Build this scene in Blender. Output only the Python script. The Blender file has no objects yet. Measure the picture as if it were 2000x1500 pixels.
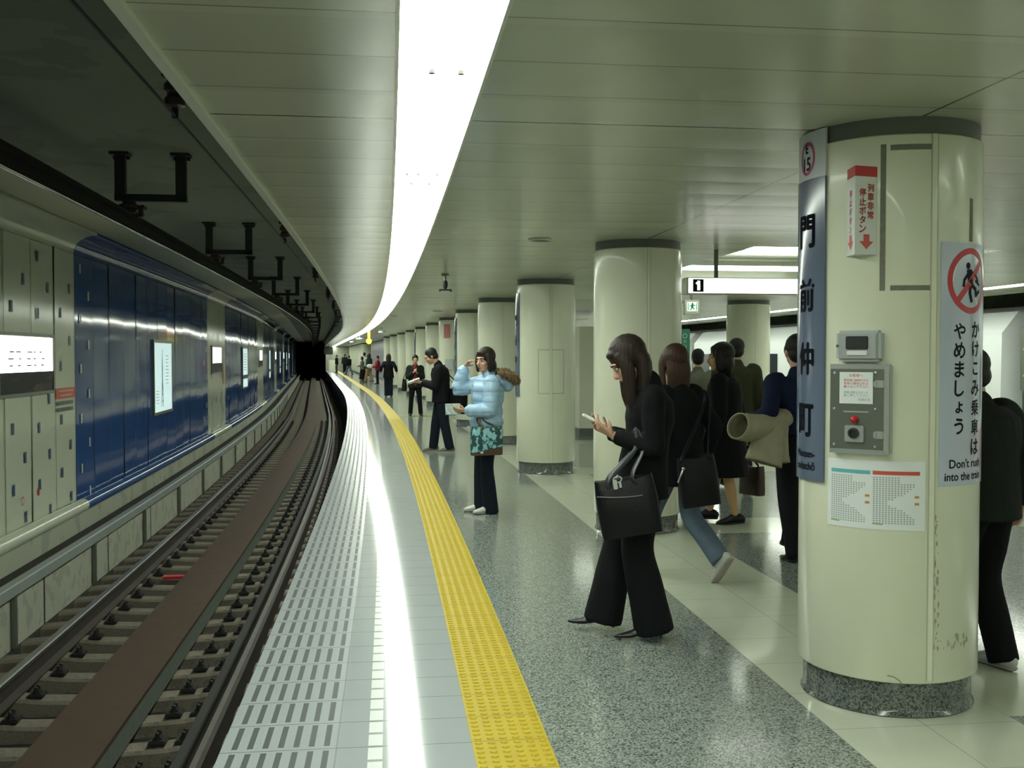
import bpy, bmesh, math, random
import numpy as np
from mathutils import Vector, Matrix
random.seed(7)
SC = bpy.context.scene
COL = SC.collection
R = math.radians
PI = math.pi

# ------------------------------------------------------------------ camera, world, exposure, main lights' strength
cam = bpy.data.objects.new('camera', bpy.data.cameras.new('camera'))
COL.objects.link(cam)
cam.location = (0, 0, 1.5)
cam.rotation_euler = (R(90) - math.atan(55 / 2000), 0, 0)
cam.data.sensor_width = 36
cam.data.lens = 36.0
cam.data.clip_start = .05
cam.data.clip_end = 400
SC.camera = cam
w = bpy.data.worlds.new('world'); SC.world = w
w.use_nodes = True
w.node_tree.nodes['Background'].inputs[0].default_value = (.05, .06, .05, 1)
w.node_tree.nodes['Background'].inputs[1].default_value = .15
SC.view_settings.view_transform = 'Standard'
SC.view_settings.look = 'None'
SC.view_settings.exposure = 0.0
SC.view_settings.gamma = 1.0
SC.view_settings.use_curve_mapping = False
LIGHT = 20.0          # platform edge strips
LIGHT2 = 12.0         # cross tubes in the ceiling wells
LIGHT_COL = (.92, 1.0, .87)

# ------------------------------------------------------------------ the curved track path: (s along, n to the right of the platform edge)
_Y = np.arange(-14, 150, .05)
_yc = np.minimum(_Y, 45)
_X = -1.09 - .112 * (_yc - 3.7) - .0009 * (_yc ** 2 - 13.69) - .193 * np.maximum(_Y - 45, 0)
_T = np.gradient(np.c_[_X, _Y], axis=0)
_ds = np.hypot(_T[:, 0], _T[:, 1])
_S = np.cumsum(_ds); _S -= np.interp(0, _Y, _S)
_T = _T / _ds[:, None]

def tang(s):
    v = Vector((float(np.interp(s, _S, _T[:, 0])), float(np.interp(s, _S, _T[:, 1])), 0))
    return v.normalized()
def P3(s, n, z=0.0):
    t = tang(s)
    return Vector((float(np.interp(s, _S, _X)) + n * t.y, float(np.interp(s, _S, _Y)) - n * t.x, z))
def frame(s, n, z=0.0):                       # x = away from the left track, y = along it, z up
    t = tang(s)
    m = Matrix(((t.y, t.x, 0, 0), (-t.x, t.y, 0, 0), (0, 0, 1, 0), (0, 0, 0, 1)))
    m.translation = P3(s, n, z)
    return m
def rz_at(s):
    t = tang(s)
    return math.atan2(-t.x, t.y)
def ss(a, b, step):
    k = max(1, int(round((b - a) / step)))
    return [a + (b - a) * i / k for i in range(k + 1)]

# ------------------------------------------------------------------ materials
def new_mat(name):
    m = bpy.data.materials.new(name); m.use_nodes = True
    nt = m.node_tree
    return m, nt, nt.nodes['Principled BSDF']
def mat(name, col, rough=.5, metal=0, spec=.5, noise=0, nscale=20, bump=0, bscale=60, coat=0):
    m, nt, b = new_mat(name)
    b.inputs['Base Color'].default_value = (*col, 1)
    b.inputs['Roughness'].default_value = rough
    b.inputs['Metallic'].default_value = metal
    b.inputs['Specular IOR Level'].default_value = spec
    b.inputs['Coat Weight'].default_value = coat
    if noise or bump:
        tc = nt.nodes.new('ShaderNodeTexCoord')
    if noise:
        nz = nt.nodes.new('ShaderNodeTexNoise'); nz.inputs['Scale'].default_value = nscale; nz.inputs['Detail'].default_value = 4
        nt.links.new(tc.outputs['Object'], nz.inputs['Vector'])
        mx = nt.nodes.new('ShaderNodeMix'); mx.data_type = 'RGBA'
        mx.inputs[6].default_value = (*[c * (1 - noise) for c in col], 1)
        mx.inputs[7].default_value = (*[min(1, c * (1 + noise)) for c in col], 1)
        nt.links.new(nz.outputs['Fac'], mx.inputs[0]); nt.links.new(mx.outputs[2], b.inputs['Base Color'])
    if bump:
        nb = nt.nodes.new('ShaderNodeTexNoise'); nb.inputs['Scale'].default_value = bscale; nb.inputs['Detail'].default_value = 3
        nt.links.new(tc.outputs['Object'], nb.inputs['Vector'])
        bp = nt.nodes.new('ShaderNodeBump'); bp.inputs['Strength'].default_value = bump; bp.inputs['Distance'].default_value = .01
        nt.links.new(nb.outputs['Fac'], bp.inputs['Height']); nt.links.new(bp.outputs[0], b.inputs['Normal'])
    return m
def emit(name, col, strength):
    m, nt, b = new_mat(name)
    b.inputs['Base Color'].default_value = (*col, 1)
    b.inputs['Emission Color'].default_value = (*col, 1)
    b.inputs['Emission Strength'].default_value = strength
    return m

class G:                                        # tiny node-maths helper
    def __init__(self, nt): self.nt = nt
    def op(self, o, a, b=None, c=None):
        n = self.nt.nodes.new('ShaderNodeMath'); n.operation = o
        for i, v in enumerate((a, b, c)):
            if v is None: continue
            if isinstance(v, (int, float)): n.inputs[i].default_value = v
            else: self.nt.links.new(v, n.inputs[i])
        return n.outputs[0]
    def uv(self):
        t = self.nt.nodes.new('ShaderNodeTexCoord'); x = self.nt.nodes.new('ShaderNodeSeparateXYZ')
        self.nt.links.new(t.outputs['UV'], x.inputs[0])
        return x.outputs[0], x.outputs[1], t.outputs['UV'], t.outputs['Object']
    def line(self, u, period, width, off=0.0):  # 1 on thin repeated lines
        f = self.op('FRACT', self.op('DIVIDE', self.op('SUBTRACT', u, off - 1000 * period), period))
        d = self.op('ABSOLUTE', self.op('SUBTRACT', f, .5))
        return self.op('GREATER_THAN', d, .5 - width / (2 * period))
    def inside(self, u, a, b):
        return self.op('MULTIPLY', self.op('GREATER_THAN', u, a), self.op('LESS_THAN', u, b))
    def mix(self, fac, a, b):
        n = self.nt.nodes.new('ShaderNodeMix'); n.data_type = 'RGBA'
        if isinstance(fac, (int, float)): n.inputs[0].default_value = fac
        else: self.nt.links.new(fac, n.inputs[0])
        for i, v in ((6, a), (7, b)):
            if isinstance(v, tuple): n.inputs[i].default_value = (*v, 1)
            else: self.nt.links.new(v, n.inputs[i])
        return n.outputs[2]
    def noise(self, vec, scale, detail=3):
        n = self.nt.nodes.new('ShaderNodeTexNoise'); n.inputs['Scale'].default_value = scale; n.inputs['Detail'].default_value = detail
        self.nt.links.new(vec, n.inputs['Vector']); return n.outputs['Fac']
    def ramp(self, fac, stops):
        n = self.nt.nodes.new('ShaderNodeValToRGB'); self.nt.links.new(fac, n.inputs[0])
        el = n.color_ramp.elements
        while len(el) < len(stops): el.new(.5)
        for e, (p, c) in zip(el, stops): e.position = p; e.color = (*c, 1)
        return n.outputs[0]
    def voro(self, vec, scale, out='Color', feat='F1'):
        n = self.nt.nodes.new('ShaderNodeTexVoronoi'); n.inputs['Scale'].default_value = scale; n.feature = feat
        self.nt.links.new(vec, n.inputs['Vector']); return n.outputs[out]
    def bump(self, h, strength, dist, bsdf):
        n = self.nt.nodes.new('ShaderNodeBump'); n.inputs['Strength'].default_value = strength; n.inputs['Distance'].default_value = dist
        self.nt.links.new(h, n.inputs['Height']); self.nt.links.new(n.outputs[0], bsdf.inputs['Normal'])

SK = [4.25 + 4.37 * k for k in range(24)]       # column stations along the platform
TILE = .275

def m_edge_tile():
    m, nt, b = new_mat('edge_tile'); g = G(nt)
    s, n, uv, ob = g.uv()
    base = g.mix(g.noise(uv, 3), (.32, .36, .385), (.38, .415, .43))
    base = g.mix(g.noise(uv, 180), base, (.38, .405, .41))
    fs = g.op('FRACT', g.op('DIVIDE', g.op('ADD', s, 20 * TILE), TILE))
    fn = g.op('FRACT', g.op('DIVIDE', g.op('SUBTRACT', n, .021), .058))
    slot = g.op('MULTIPLY', g.inside(fs, .1, .93), g.inside(fn, .31, .70))
    slot = g.op('MULTIPLY', slot, g.inside(n, .03, .42))
    base = g.mix(g.op('MULTIPLY', slot, .92), base, (.04, .052, .05))
    f2 = g.op('FRACT', g.op('DIVIDE', g.op('ADD', s, 20 * TILE), TILE / 2))
    wl = g.op('MULTIPLY', g.inside(n, .557, .612), g.inside(f2, .08, .92))
    base = g.mix(wl, base, (.78, .80, .79))
    base = g.mix(g.line(s, TILE, .005), base, (.17, .19, .19))
    base = g.mix(g.op('MULTIPLY', g.line(n, 3, .006, .437), .5), base, (.2, .22, .22))
    nt.links.new(base, b.inputs['Base Color'])
    nt.links.new(g.op('ADD', g.op('ADD', .085, g.op('MULTIPLY', g.op('LESS_THAN', n, .437), .15)), g.op('MULTIPLY', slot, .3)), b.inputs['Roughness'])
    g.bump(g.op('ADD', g.op('MULTIPLY', slot, -1.0), g.op('MULTIPLY', g.noise(uv, 9), .15)), .10, .006, b); b.inputs['Specular IOR Level'].default_value = .34
    return m
def m_yellow():
    m, nt, b = new_mat('tactile_yellow'); g = G(nt)
    s, n, uv, ob = g.uv()
    base = g.mix(g.noise(uv, 6), (.44, .33, .010), (.52, .40, .016))
    base = g.mix(g.line(s, TILE, .006), base, (.16, .12, .03))
    base = g.mix(g.op('MULTIPLY', g.noise(uv, 90), .35), base, (.34, .25, .02))
    nt.links.new(base, b.inputs['Base Color']); b.inputs['Roughness'].default_value = .55; b.inputs['Specular IOR Level'].default_value = .25
    return m
def m_granite(name, tint=1.0, joints=True, bands=False):
    m, nt, b = new_mat(name); g = G(nt)
    s, n, uv, ob = g.uv()
    sp = g.voro(ob, 150, 'Color')
    bw = nt.nodes.new('ShaderNodeRGBToBW'); nt.links.new(sp, bw.inputs[0])
    base = g.ramp(bw.outputs[0], [(.15, tuple(c * tint for c in (.055, .068, .062))), (.4, tuple(c * tint for c in (.17, .195, .178))), (.8, tuple(c * tint for c in (.33, .37, .335)))])
    if joints:
        j = g.op('MAXIMUM', g.line(s, .437, .004, SK[0] - .4), g.line(n, .4, .004, 0))
        base = g.mix(g.op('MULTIPLY', j, .55), base, (.12, .13, .12))
    if bands:
        f = g.op('FRACT', g.op('DIVIDE', g.op('SUBTRACT', s, SK[0] - 437), 4.37))
        d = g.op('ABSOLUTE', g.op('SUBTRACT', f, .5))
        base = g.mix(g.op('GREATER_THAN', d, .5 - .38 / 4.37), base, (.50, .53, .42))
    nt.links.new(base, b.inputs['Base Color']); b.inputs['Roughness'].default_value = .13
    g.bump(g.noise(uv, 5), .05, .01, b)
    return m
def m_cream_tile():
    m, nt, b = new_mat('cream_tile'); g = G(nt)
    s, n, uv, ob = g.uv()
    base = g.mix(g.noise(uv, 4), (.46, .49, .39), (.54, .57, .46))
    j = g.op('MAXIMUM', g.line(s, .437, .004, SK[0]), g.line(n, .4, .004, 0))
    base = g.mix(g.op('MULTIPLY', j, .7), base, (.2, .21, .17))
    nt.links.new(base, b.inputs['Base Color']); b.inputs['Roughness'].default_value = .15
    return m
def m_ceiling():
    m, nt, b = new_mat('ceiling_panel'); g = G(nt)
    s, n, uv, ob = g.uv()
    cs = nt.nodes.new('ShaderNodeCombineXYZ')
    nt.links.new(g.op('FLOOR', g.op('DIVIDE', g.op('SUBTRACT', s, SK[0] - 437), .437)), cs.inputs[0])
    wn = nt.nodes.new('ShaderNodeTexWhiteNoise'); nt.links.new(cs.outputs[0], wn.inputs[0])
    base = g.mix(wn.outputs[0], (.43, .45, .34), (.485, .505, .39))
    ln = g.line(s, .437, .009, SK[0] - .06)
    ln2 = g.line(s, 4.37, .02, SK[0] - .06)
    ln3 = g.line(n, 40, .012, 2.8)
    base = g.mix(g.op('MULTIPLY', ln, .7), base, (.12, .13, .09))
    base = g.mix(g.op('MAXIMUM', ln2, ln3), base, (.05, .055, .04))
    nt.links.new(base, b.inputs['Base Color']); b.inputs['Roughness'].default_value = .24
    f = g.op('FRACT', g.op('DIVIDE', g.op('SUBTRACT', s, SK[0] - 437 - .06), .437))
    bow = g.op('MULTIPLY', g.op('SUBTRACT', f, .5), g.op('SUBTRACT', f, .5))
    g.bump(g.op('ADD', bow, g.op('MULTIPLY', g.noise(uv, 1.5), .25)), .5, .012, b)
    return m
def m_concrete(name, a, c, sc=3, joint=0):
    m, nt, b = new_mat(name); g = G(nt)
    s, n, uv, ob = g.uv()
    base = g.mix(g.noise(ob, sc, 6), a, c)
    base = g.mix(g.op('MULTIPLY', g.op('GREATER_THAN', g.noise(ob, sc * 3, 5), .56), .35), base, tuple(x * .55 for x in a))
    if joint: base = g.mix(g.line(s, joint, .05, .7), base, (.03, .035, .03))
    nt.links.new(base, b.inputs['Base Color']); b.inputs['Roughness'].default_value = .8
    g.bump(g.noise(ob, sc * 12), .25, .02, b)
    return m

M = dict(
    edge=m_edge_tile(), yellow=m_yellow(), granite=m_granite('granite_tile'), centre=m_granite('granite_centre', bands=True),
    cream_tile=m_cream_tile(), ceiling=m_ceiling(), base_granite=m_granite('base_granite', .55, joints=False),
    tunnel=m_concrete('tunnel_concrete', (.30, .32, .25), (.40, .42, .33), .8),
    low_wall=m_concrete('low_wall_concrete', (.33, .34, .27), (.44, .45, .36), 2, 2.4),
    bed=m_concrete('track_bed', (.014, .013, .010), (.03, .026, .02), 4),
    sleeper=m_concrete('sleeper_concrete', (.115, .103, .078), (.205, .18, .135), 5),
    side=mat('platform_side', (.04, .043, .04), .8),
    strip=emit('light_strip', LIGHT_COL, LIGHT), tube=emit('light_tube', LIGHT_COL, LIGHT2),
    trim_white=mat('white_trim', (.62, .64, .54), .35),
    column=mat('column_cream', (.72, .74, .585), .22, noise=.04, nscale=6, coat=.15),
    seam=mat('column_seam', (.46, .47, .36), .35), dark_gap=mat('dark_gap', (.03, .03, .025), .6),
    collar=mat('collar_grey', (.13, .14, .125), .4),
    cream_panel=mat('panel_cream', (.56, .60, .48), .16, noise=.03, nscale=3, spec=.3),
    blue_panel=mat('panel_blue', (.036, .092, .265), .085, noise=.08, nscale=3, spec=.24),
    mark_blue=mat('mark_blue', (.035, .08, .2), .4), mark_white=mat('mark_white', (.5, .53, .47), .4),
    rail=mat('rail_steel', (.16, .16, .15), .33, .8), rail_rust=mat('rail_rust', (.05, .042, .033), .6, .3, noise=.4),
    plate=mat('reaction_plate', (.075, .045, .028), .6, .25, noise=.25, nscale=8), plate_side=mat('plate_side', (.13, .155, .13), .6, .2, noise=.3),
    iron=mat('black_iron', (.02, .021, .018), .55, .2), bolt=mat('bolt', (.10, .10, .095), .4, .7),
    conductor=mat('conductor_bar', (.008, .008, .007), .8, spec=.15), contact=mat('contact_wire', (.5, .5, .48), .1, 1),
    porcelain=mat('brown_porcelain', (.055, .035, .028), .3), cable=mat('black_cable', (.01, .011, .009), .5),
    duct=mat('grey_duct', (.25, .285, .265), .5, noise=.12, nscale=4),
    steel=mat('stainless', (.48, .51, .50), .33, .55), grey_box=mat('grey_box', (.46, .50, .50), .4), dark_steel=mat('dark_steel', (.16, .18, .15), .38, .5),
    white=mat('white_plastic', (.72, .74, .72), .35), paper=mat('white_paper', (.72, .76, .76), .5),
    black=mat('black_ink', (.008, .009, .012), .6, spec=.15), red=mat('sign_red', (.52, .025, .03), .4), red_text=mat('sign_red_text', (.62, .10, .07), .45),
    poster=mat('poster_face', (.50, .55, .66), .14), name_white=mat('name_plate_white', (.55, .58, .62), .25),
    name_face=mat('name_plate_face', (.10, .13, .195), .17, spec=1.0),
    navy_ink=mat('ink_dark', (.006, .007, .012), .8, spec=.05),
    tape=mat('tape_residue', (.20, .20, .155), .8, noise=.3, nscale=40), teal=mat('teal_ink', (.12, .42, .45), .5), orange=mat('orange_ink', (.5, .25, .08), .5), green_ink=mat('green_ink', (.25, .45, .2), .5), grey_ink=mat('grey_ink', (.33, .36, .37), .6),
    lamp_red=mat('red_lamp', (.5, .02, .02), .2),
)

# ------------------------------------------------------------------ mesh building
WM = {}
def wmat(o):
    if o.name in WM: return WM[o.name]
    m = o.matrix_basis.copy()
    if o.parent: m = wmat(o.parent) @ m
    WM[o.name] = m
    return m

class MB:
    def __init__(self): self.v = []; self.f = []; self.mi = []; self.uv = []
    def add(self, vs, fs, mi=0, uvs=None, mx=None):
        b = len(self.v)
        for i, p in enumerate(vs):
            p = Vector(p)
            self.v.append(mx @ p if mx is not None else p)
            self.uv.append(uvs[i] if uvs else (0, 0))
        for f in fs: self.f.append([b + i for i in f]); self.mi.append(mi)
        return self
    def box(self, c, size, mi=0, mx=None, bev=0.0, rot=None):
        bm = bmesh.new(); bmesh.ops.create_cube(bm, size=1)
        for v in bm.verts: v.co = Vector((v.co.x * size[0], v.co.y * size[1], v.co.z * size[2]))
        if bev: bmesh.ops.bevel(bm, geom=bm.edges[:], offset=bev, segments=2, affect='EDGES')
        bm.verts.index_update()
        rm = rot if rot is not None else Matrix.Identity(3)
        vs = [rm @ v.co + Vector(c) for v in bm.verts]
        fs = [[v.index for v in f.verts] for f in bm.faces]
        bm.free()
        return self.add(vs, fs, mi, None, mx)
    def sweep(self, prof, svals, mi=0, closed=False, uvm='n', caps=False):
        k = len(prof); vs = []; uvs = []
        for s in svals:
            for (n, z) in prof:
                vs.append(P3(s, n, z)); uvs.append((s, n if uvm == 'n' else z))
        fs = []
        kk = k if closed else k - 1
        for i in range(len(svals) - 1):
            for j in range(kk):
                a = i * k + j; b_ = i * k + (j + 1) % k
                fs.append([a, b_, b_ + k, a + k])
        if caps and closed:
            fs.append(list(range(k))[::-1]); fs.append([(len(svals) - 1) * k + j for j in range(k)])
        return self.add(vs, fs, mi, uvs)
    def lathe(self, prof, mx=None, seg=32, mi=0, caps=True):
        vs = []; fs = []
        for (r, z) in prof:
            for i in range(seg):
                a = 2 * PI * i / seg; vs.append((r * math.cos(a), r * math.sin(a), z))
        for j in range(len(prof) - 1):
            for i in range(seg):
                a = j * seg + i; b_ = j * seg + (i + 1) % seg
                fs.append([a, b_, b_ + seg, a + seg])
        if caps:
            fs.append(list(range(seg))[::-1]); fs.append([(len(prof) - 1) * seg + i for i in range(seg)])
        return self.add(vs, fs, mi, None, mx)
    def tube(self, pts, rad, seg=12, ref=(1, 0, 0), mi=0, mx=None, sub=4, cap=True):
        """smooth tube through pts; rad = list of r or (r along ref, r across)"""
        pts = [Vector(p) for p in pts]
        rad = [(r, r) if isinstance(r, (int, float)) else r for r in rad]
        if sub > 1 and len(pts) > 2:
            Pn, Rn = [], []
            ext = [pts[0] * 2 - pts[1]] + pts + [pts[-1] * 2 - pts[-2]]
            er = [rad[0]] + rad + [rad[-1]]
            for i in range(len(pts) - 1):
                for j in range(sub):
                    t = j / sub
                    p0, p1, p2, p3 = ext[i:i + 4]
                    Pn.append(.5 * ((2 * p1) + (p2 - p0) * t + (2 * p0 - 5 * p1 + 4 * p2 - p3) * t * t + (3 * p1 - p0 - 3 * p2 + p3) * t ** 3))
                    q = t * t * (3 - 2 * t)
                    Rn.append(tuple(er[i + 1][c] * (1 - q) + er[i + 2][c] * q for c in (0, 1)))
            Pn.append(pts[-1]); Rn.append(rad[-1]); pts, rad = Pn, Rn
        n = len(pts)
        rings = []
        ref = Vector(ref)
        for i in range(n):
            t = (pts[min(i + 1, n - 1)] - pts[max(i - 1, 0)]).normalized()
            u = ref - t * ref.dot(t)
            if u.length < 1e-4: u = Vector((0, 1, 0)) - t * t.y
            u.normalize(); ref = u
            rings.append((pts[i], u, t.cross(u), rad[i], t))
        if cap:
            p, u, v_, r, t = rings[0]; m_ = min(r)
            pre = [(p - t * m_ * .75, u, v_, (r[0] * .25, r[1] * .25), t), (p - t * m_ * .5, u, v_, (r[0] * .66, r[1] * .66), t)]
            p, u, v_, r, t = rings[-1]; m_ = min(r)
            post = [(p + t * m_ * .5, u, v_, (r[0] * .66, r[1] * .66), t), (p + t * m_ * .75, u, v_, (r[0] * .25, r[1] * .25), t)]
            rings = pre + rings + post
        vs = []; fs = []
        for (p, u, v_, r, t) in rings:
            for i in range(seg):
                a = 2 * PI * i / seg
                vs.append(p + u * (r[0] * math.cos(a)) + v_ * (r[1] * math.sin(a)))
        for j in range(len(rings) - 1):
            for i in range(seg):
                a = j * seg + i; b_ = j * seg + (i + 1) % seg
                fs.append([a, b_, b_ + seg, a + seg])
        fs.append(list(range(seg))[::-1]); fs.append([(len(rings) - 1) * seg + i for i in range(seg)])
        return self.add(vs, fs, mi, None, mx)
    def ball(self, c, r, seg=16, mx=None, mi=0, rot=None):
        if isinstance(r, (int, float)): r = (r, r, r)
        rm = rot if rot is not None else Matrix.Identity(3)
        vs = []; fs = []
        rn = seg // 2
        for j in range(1, rn):
            ph = PI * j / rn
            for i in range(seg):
                a = 2 * PI * i / seg
                vs.append(rm @ Vector((r[0] * math.sin(ph) * math.cos(a), r[1] * math.sin(ph) * math.sin(a), r[2] * math.cos(ph))) + Vector(c))
        for j in range(rn - 2):
            for i in range(seg):
                a = j * seg + i; b_ = j * seg + (i + 1) % seg
                fs.append([a + seg, b_ + seg, b_, a])
        vs.append(rm @ Vector((0, 0, r[2])) + Vector(c)); vs.append(rm @ Vector((0, 0, -r[2])) + Vector(c))
        top = len(vs) - 2; o = (rn - 2) * seg
        for i in range(seg):
            fs.append([i, (i + 1) % seg, top]); fs.append([o + (i + 1) % seg, o + i, top + 1])
        return self.add(vs, fs, mi, None, mx)
    def mesh(self, name, mats, smooth=False, inv=None):
        me = bpy.data.meshes.new(name)
        vs = [inv @ v for v in self.v] if inv is not None else self.v
        me.from_pydata([tuple(v) for v in vs], [], self.f)
        for m in mats: me.materials.append(m)
        me.polygons.foreach_set('material_index', self.mi)
        if smooth: me.polygons.foreach_set('use_smooth', [True] * len(self.f))
        ul = me.uv_layers.new(name='UVMap')
        li = np.empty(len(me.loops), dtype=np.int32); me.loops.foreach_get('vertex_index', li)
        ul.data.foreach_set('uv', np.array(self.uv, dtype=np.float32)[li].ravel())
        me.update()
        return me
    def build(self, name, mats, parent=None, smooth=False, world=True, auto=None):
        """verts are world coordinates unless world=False (then local to the parent)"""
        if not isinstance(mats, (list, tuple)): mats = [mats]
        inv = wmat(parent).inverted() if (parent is not None and world) else None
        me = self.mesh(name, mats, smooth, inv)
        o = bpy.data.objects.new(name, me); COL.objects.link(o)
        if parent is not None: o.parent = parent; WM[o.name] = wmat(parent)
        if auto:
            me.polygons.foreach_set('use_smooth', [True] * len(me.polygons))
            me.set_sharp_from_angle(angle=R(auto))
        return o

def tag(o, label=None, cat=None, group=None, kind=None):
    if label: o['label'] = label
    if cat: o['category'] = cat
    if group: o['group'] = group
    if kind: o['kind'] = kind
    return o
def struct(o, label=None): return tag(o, label, kind='structure')
def thing(name, label, cat, loc=(0, 0, 0), rz=0.0, group=None, mx=None):
    o = bpy.data.objects.new(name, None); COL.objects.link(o)
    o.empty_display_size = .1
    if mx is not None: o.matrix_basis = mx
    else: o.location = loc; o.rotation_euler = (0, 0, rz)
    WM[o.name] = mx.copy() if mx is not None else Matrix.Translation(loc) @ Matrix.Rotation(rz, 4, 'Z')
    return tag(o, label, cat, group)
def rehome(o):
    """put the origin of a single-mesh thing at the middle of its underside"""
    me = o.data
    vs = np.empty(len(me.vertices) * 3, dtype=np.float32); me.vertices.foreach_get('co', vs); vs = vs.reshape(-1, 3)
    c = Vector(((vs[:, 0].min() + vs[:, 0].max()) / 2, (vs[:, 1].min() + vs[:, 1].max()) / 2, vs[:, 2].min()))
    me.transform(Matrix.Translation(-c)); o.location = c
    WM[o.name] = Matrix.Translation(c)
    return o
def dup(root, loc, rz, label=None, group=None, parts=True):
    r = root.copy(); COL.objects.link(r); r.matrix_basis = Matrix.Translation(loc) @ Matrix.Rotation(rz, 4, 'Z')
    WM[r.name] = r.matrix_basis.copy()
    if label: r['label'] = label
    if group: r['group'] = group
    if parts:
        for ch in list(root.children):
            c = ch.copy(); COL.objects.link(c); c.parent = r
            for g in list(ch.children):
                d = g.copy(); COL.objects.link(d); d.parent = c
    return r

_TX = {}
def text_geo(t):
    """(verts2d, faces, width, height) of a word at size 1, centred"""
    if t in _TX: return _TX[t]
    cu = bpy.data.curves.new('t', 'FONT'); cu.body = t; cu.size = 1.0; cu.resolution_u = 3
    ob = bpy.data.objects.new('t', cu); COL.objects.link(ob)
    bpy.context.view_layer.update()
    me = bpy.data.meshes.new_from_object(ob.evaluated_get(bpy.context.evaluated_depsgraph_get()))
    vs = [(v.co.x, v.co.y) for v in me.vertices]; fs = [list(p.vertices) for p in me.polygons]
    bpy.data.objects.remove(ob); bpy.data.curves.remove(cu); bpy.data.meshes.remove(me)
    xs = [a for a, b in vs]; ys = [b for a, b in vs]
    x0, x1, y0, y1 = min(xs), max(xs), min(ys), max(ys)
    vs = [(a - (x0 + x1) / 2, b - (y0 + y1) / 2) for a, b in vs]
    _TX[t] = (vs, fs, x1 - x0, y1 - y0)
    return _TX[t]
def put_text(mb, t, fn, cx, cy, h=None, wd=None, mi=0, bold=0):
    """lay a word on a surface: fn(u, v) -> point; h/wd force its size"""
    vs, fs, w0, h0 = text_geo(t)
    sy = h / h0 if h else wd / w0
    sx = wd / w0 if wd else sy
    offs = [(0, 0)] if not bold else [(bold, 0), (-bold, 0), (0, bold), (0, -bold)]
    for ox, oy in offs:
        mb.add([fn(cx + ox + a * sx, cy + oy + b_ * sy) for a, b_ in vs], fs, mi)
def grid(mb, fn, u0, u1, v0, v1, nu=8, nv=2, mi=0):
    vs = []; uvs = []
    for j in range(nv + 1):
        for i in range(nu + 1):
            u = u0 + (u1 - u0) * i / nu; v = v0 + (v1 - v0) * j / nv
            vs.append(fn(u, v)); uvs.append((i / nu, j / nv))
    fs = [[j * (nu + 1) + i, j * (nu + 1) + i + 1, (j + 1) * (nu + 1) + i + 1, (j + 1) * (nu + 1) + i] for j in range(nv) for i in range(nu)]
    mb.add(vs, fs, mi, uvs)
def plateshape(mb, fn2, u0, u1, v0, v1, d0, d1, nu=8, nv=2, mi=0):
    """a curved slab: fn2(u, v, d)"""
    n0 = len(mb.v)
    grid(mb, lambda u, v: fn2(u, v, d1), u0, u1, v0, v1, nu, nv, mi)
    grid(mb, lambda u, v: fn2(u, v, d0), u1, u0, v0, v1, nu, nv, mi)
    for (a, b_, c, d) in ((u0, v0, u1, v0), (u1, v1, u0, v1)):
        vs = []
        for i in range(nu + 1):
            u = a + (c - a) * i / nu; vs += [fn2(u, b_, d0), fn2(u, b_, d1)]
        mb.add(vs, [[2 * i, 2 * i + 2, 2 * i + 3, 2 * i + 1] for i in range(nu)], mi)
    for u, q in ((u0, 1), (u1, 0)):
        vs = []
        for i in range(nv + 1):
            v = v0 + (v1 - v0) * i / nv; vs += [fn2(u, v, d0), fn2(u, v, d1)]
        mb.add(vs, [[2 * i, 2 * i + 1, 2 * i + 3, 2 * i + 2] for i in range(nv)], mi)
def ring_shape(mb, fn, cx, cy, rx, ry, wdt, mi=0, seg=40):
    vs = []
    for i in range(seg):
        a = 2 * PI * i / seg
        vs += [fn(cx + rx * math.cos(a), cy + ry * math.sin(a)), fn(cx + (rx - wdt) * math.cos(a), cy + (ry - wdt) * math.sin(a))]
    mb.add(vs, [[2 * i, 2 * ((i + 1) % seg), 2 * ((i + 1) % seg) + 1, 2 * i + 1] for i in range(seg)], mi)
def disc_shape(mb, fn, cx, cy, rx, ry, mi=0, seg=28):
    vs = [fn(cx + rx * math.cos(2 * PI * i / seg), cy + ry * math.sin(2 * PI * i / seg)) for i in range(seg)]
    mb.add(vs, [list(range(seg))], mi)
def stroke(mb, fn, pts, wdt, mi=0):
    """thick poly-line on a surface"""
    fine = [pts[0]]
    for (a, b_) in zip(pts[:-1], pts[1:]):
        k_ = max(1, int(math.hypot(b_[0] - a[0], b_[1] - a[1]) / .03)) if abs(b_[0] - a[0]) < 1.5 else 1
        fine += [(a[0] + (b_[0] - a[0]) * i / k_, a[1] + (b_[1] - a[1]) * i / k_) for i in range(1, k_ + 1)]
    pts = fine
    for (a, b_) in zip(pts[:-1], pts[1:]):
        dx, dy = b_[0] - a[0], b_[1] - a[1]; l = math.hypot(dx, dy) or 1
        px, py = -dy / l * wdt / 2, dx / l * wdt / 2
        ex, ey = dx / l * wdt * .2, dy / l * wdt * .2
        mb.add([fn(a[0] - ex + px, a[1] - ey + py), fn(a[0] - ex - px, a[1] - ey - py), fn(b_[0] + ex - px, b_[1] + ey - py), fn(b_[0] + ex + px, b_[1] + ey + py)], [[0, 1, 2, 3]], mi)

# ================================================================== THE SETTING
S0, S1 = -9.0, 106.0
SV = ss(S0, S1, .75)
NW, ZC, ZT = -3.1, 2.475, 3.02                   # left wall plane, platform ceiling, track ceiling
WID = 10.1                                       # platform width

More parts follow.
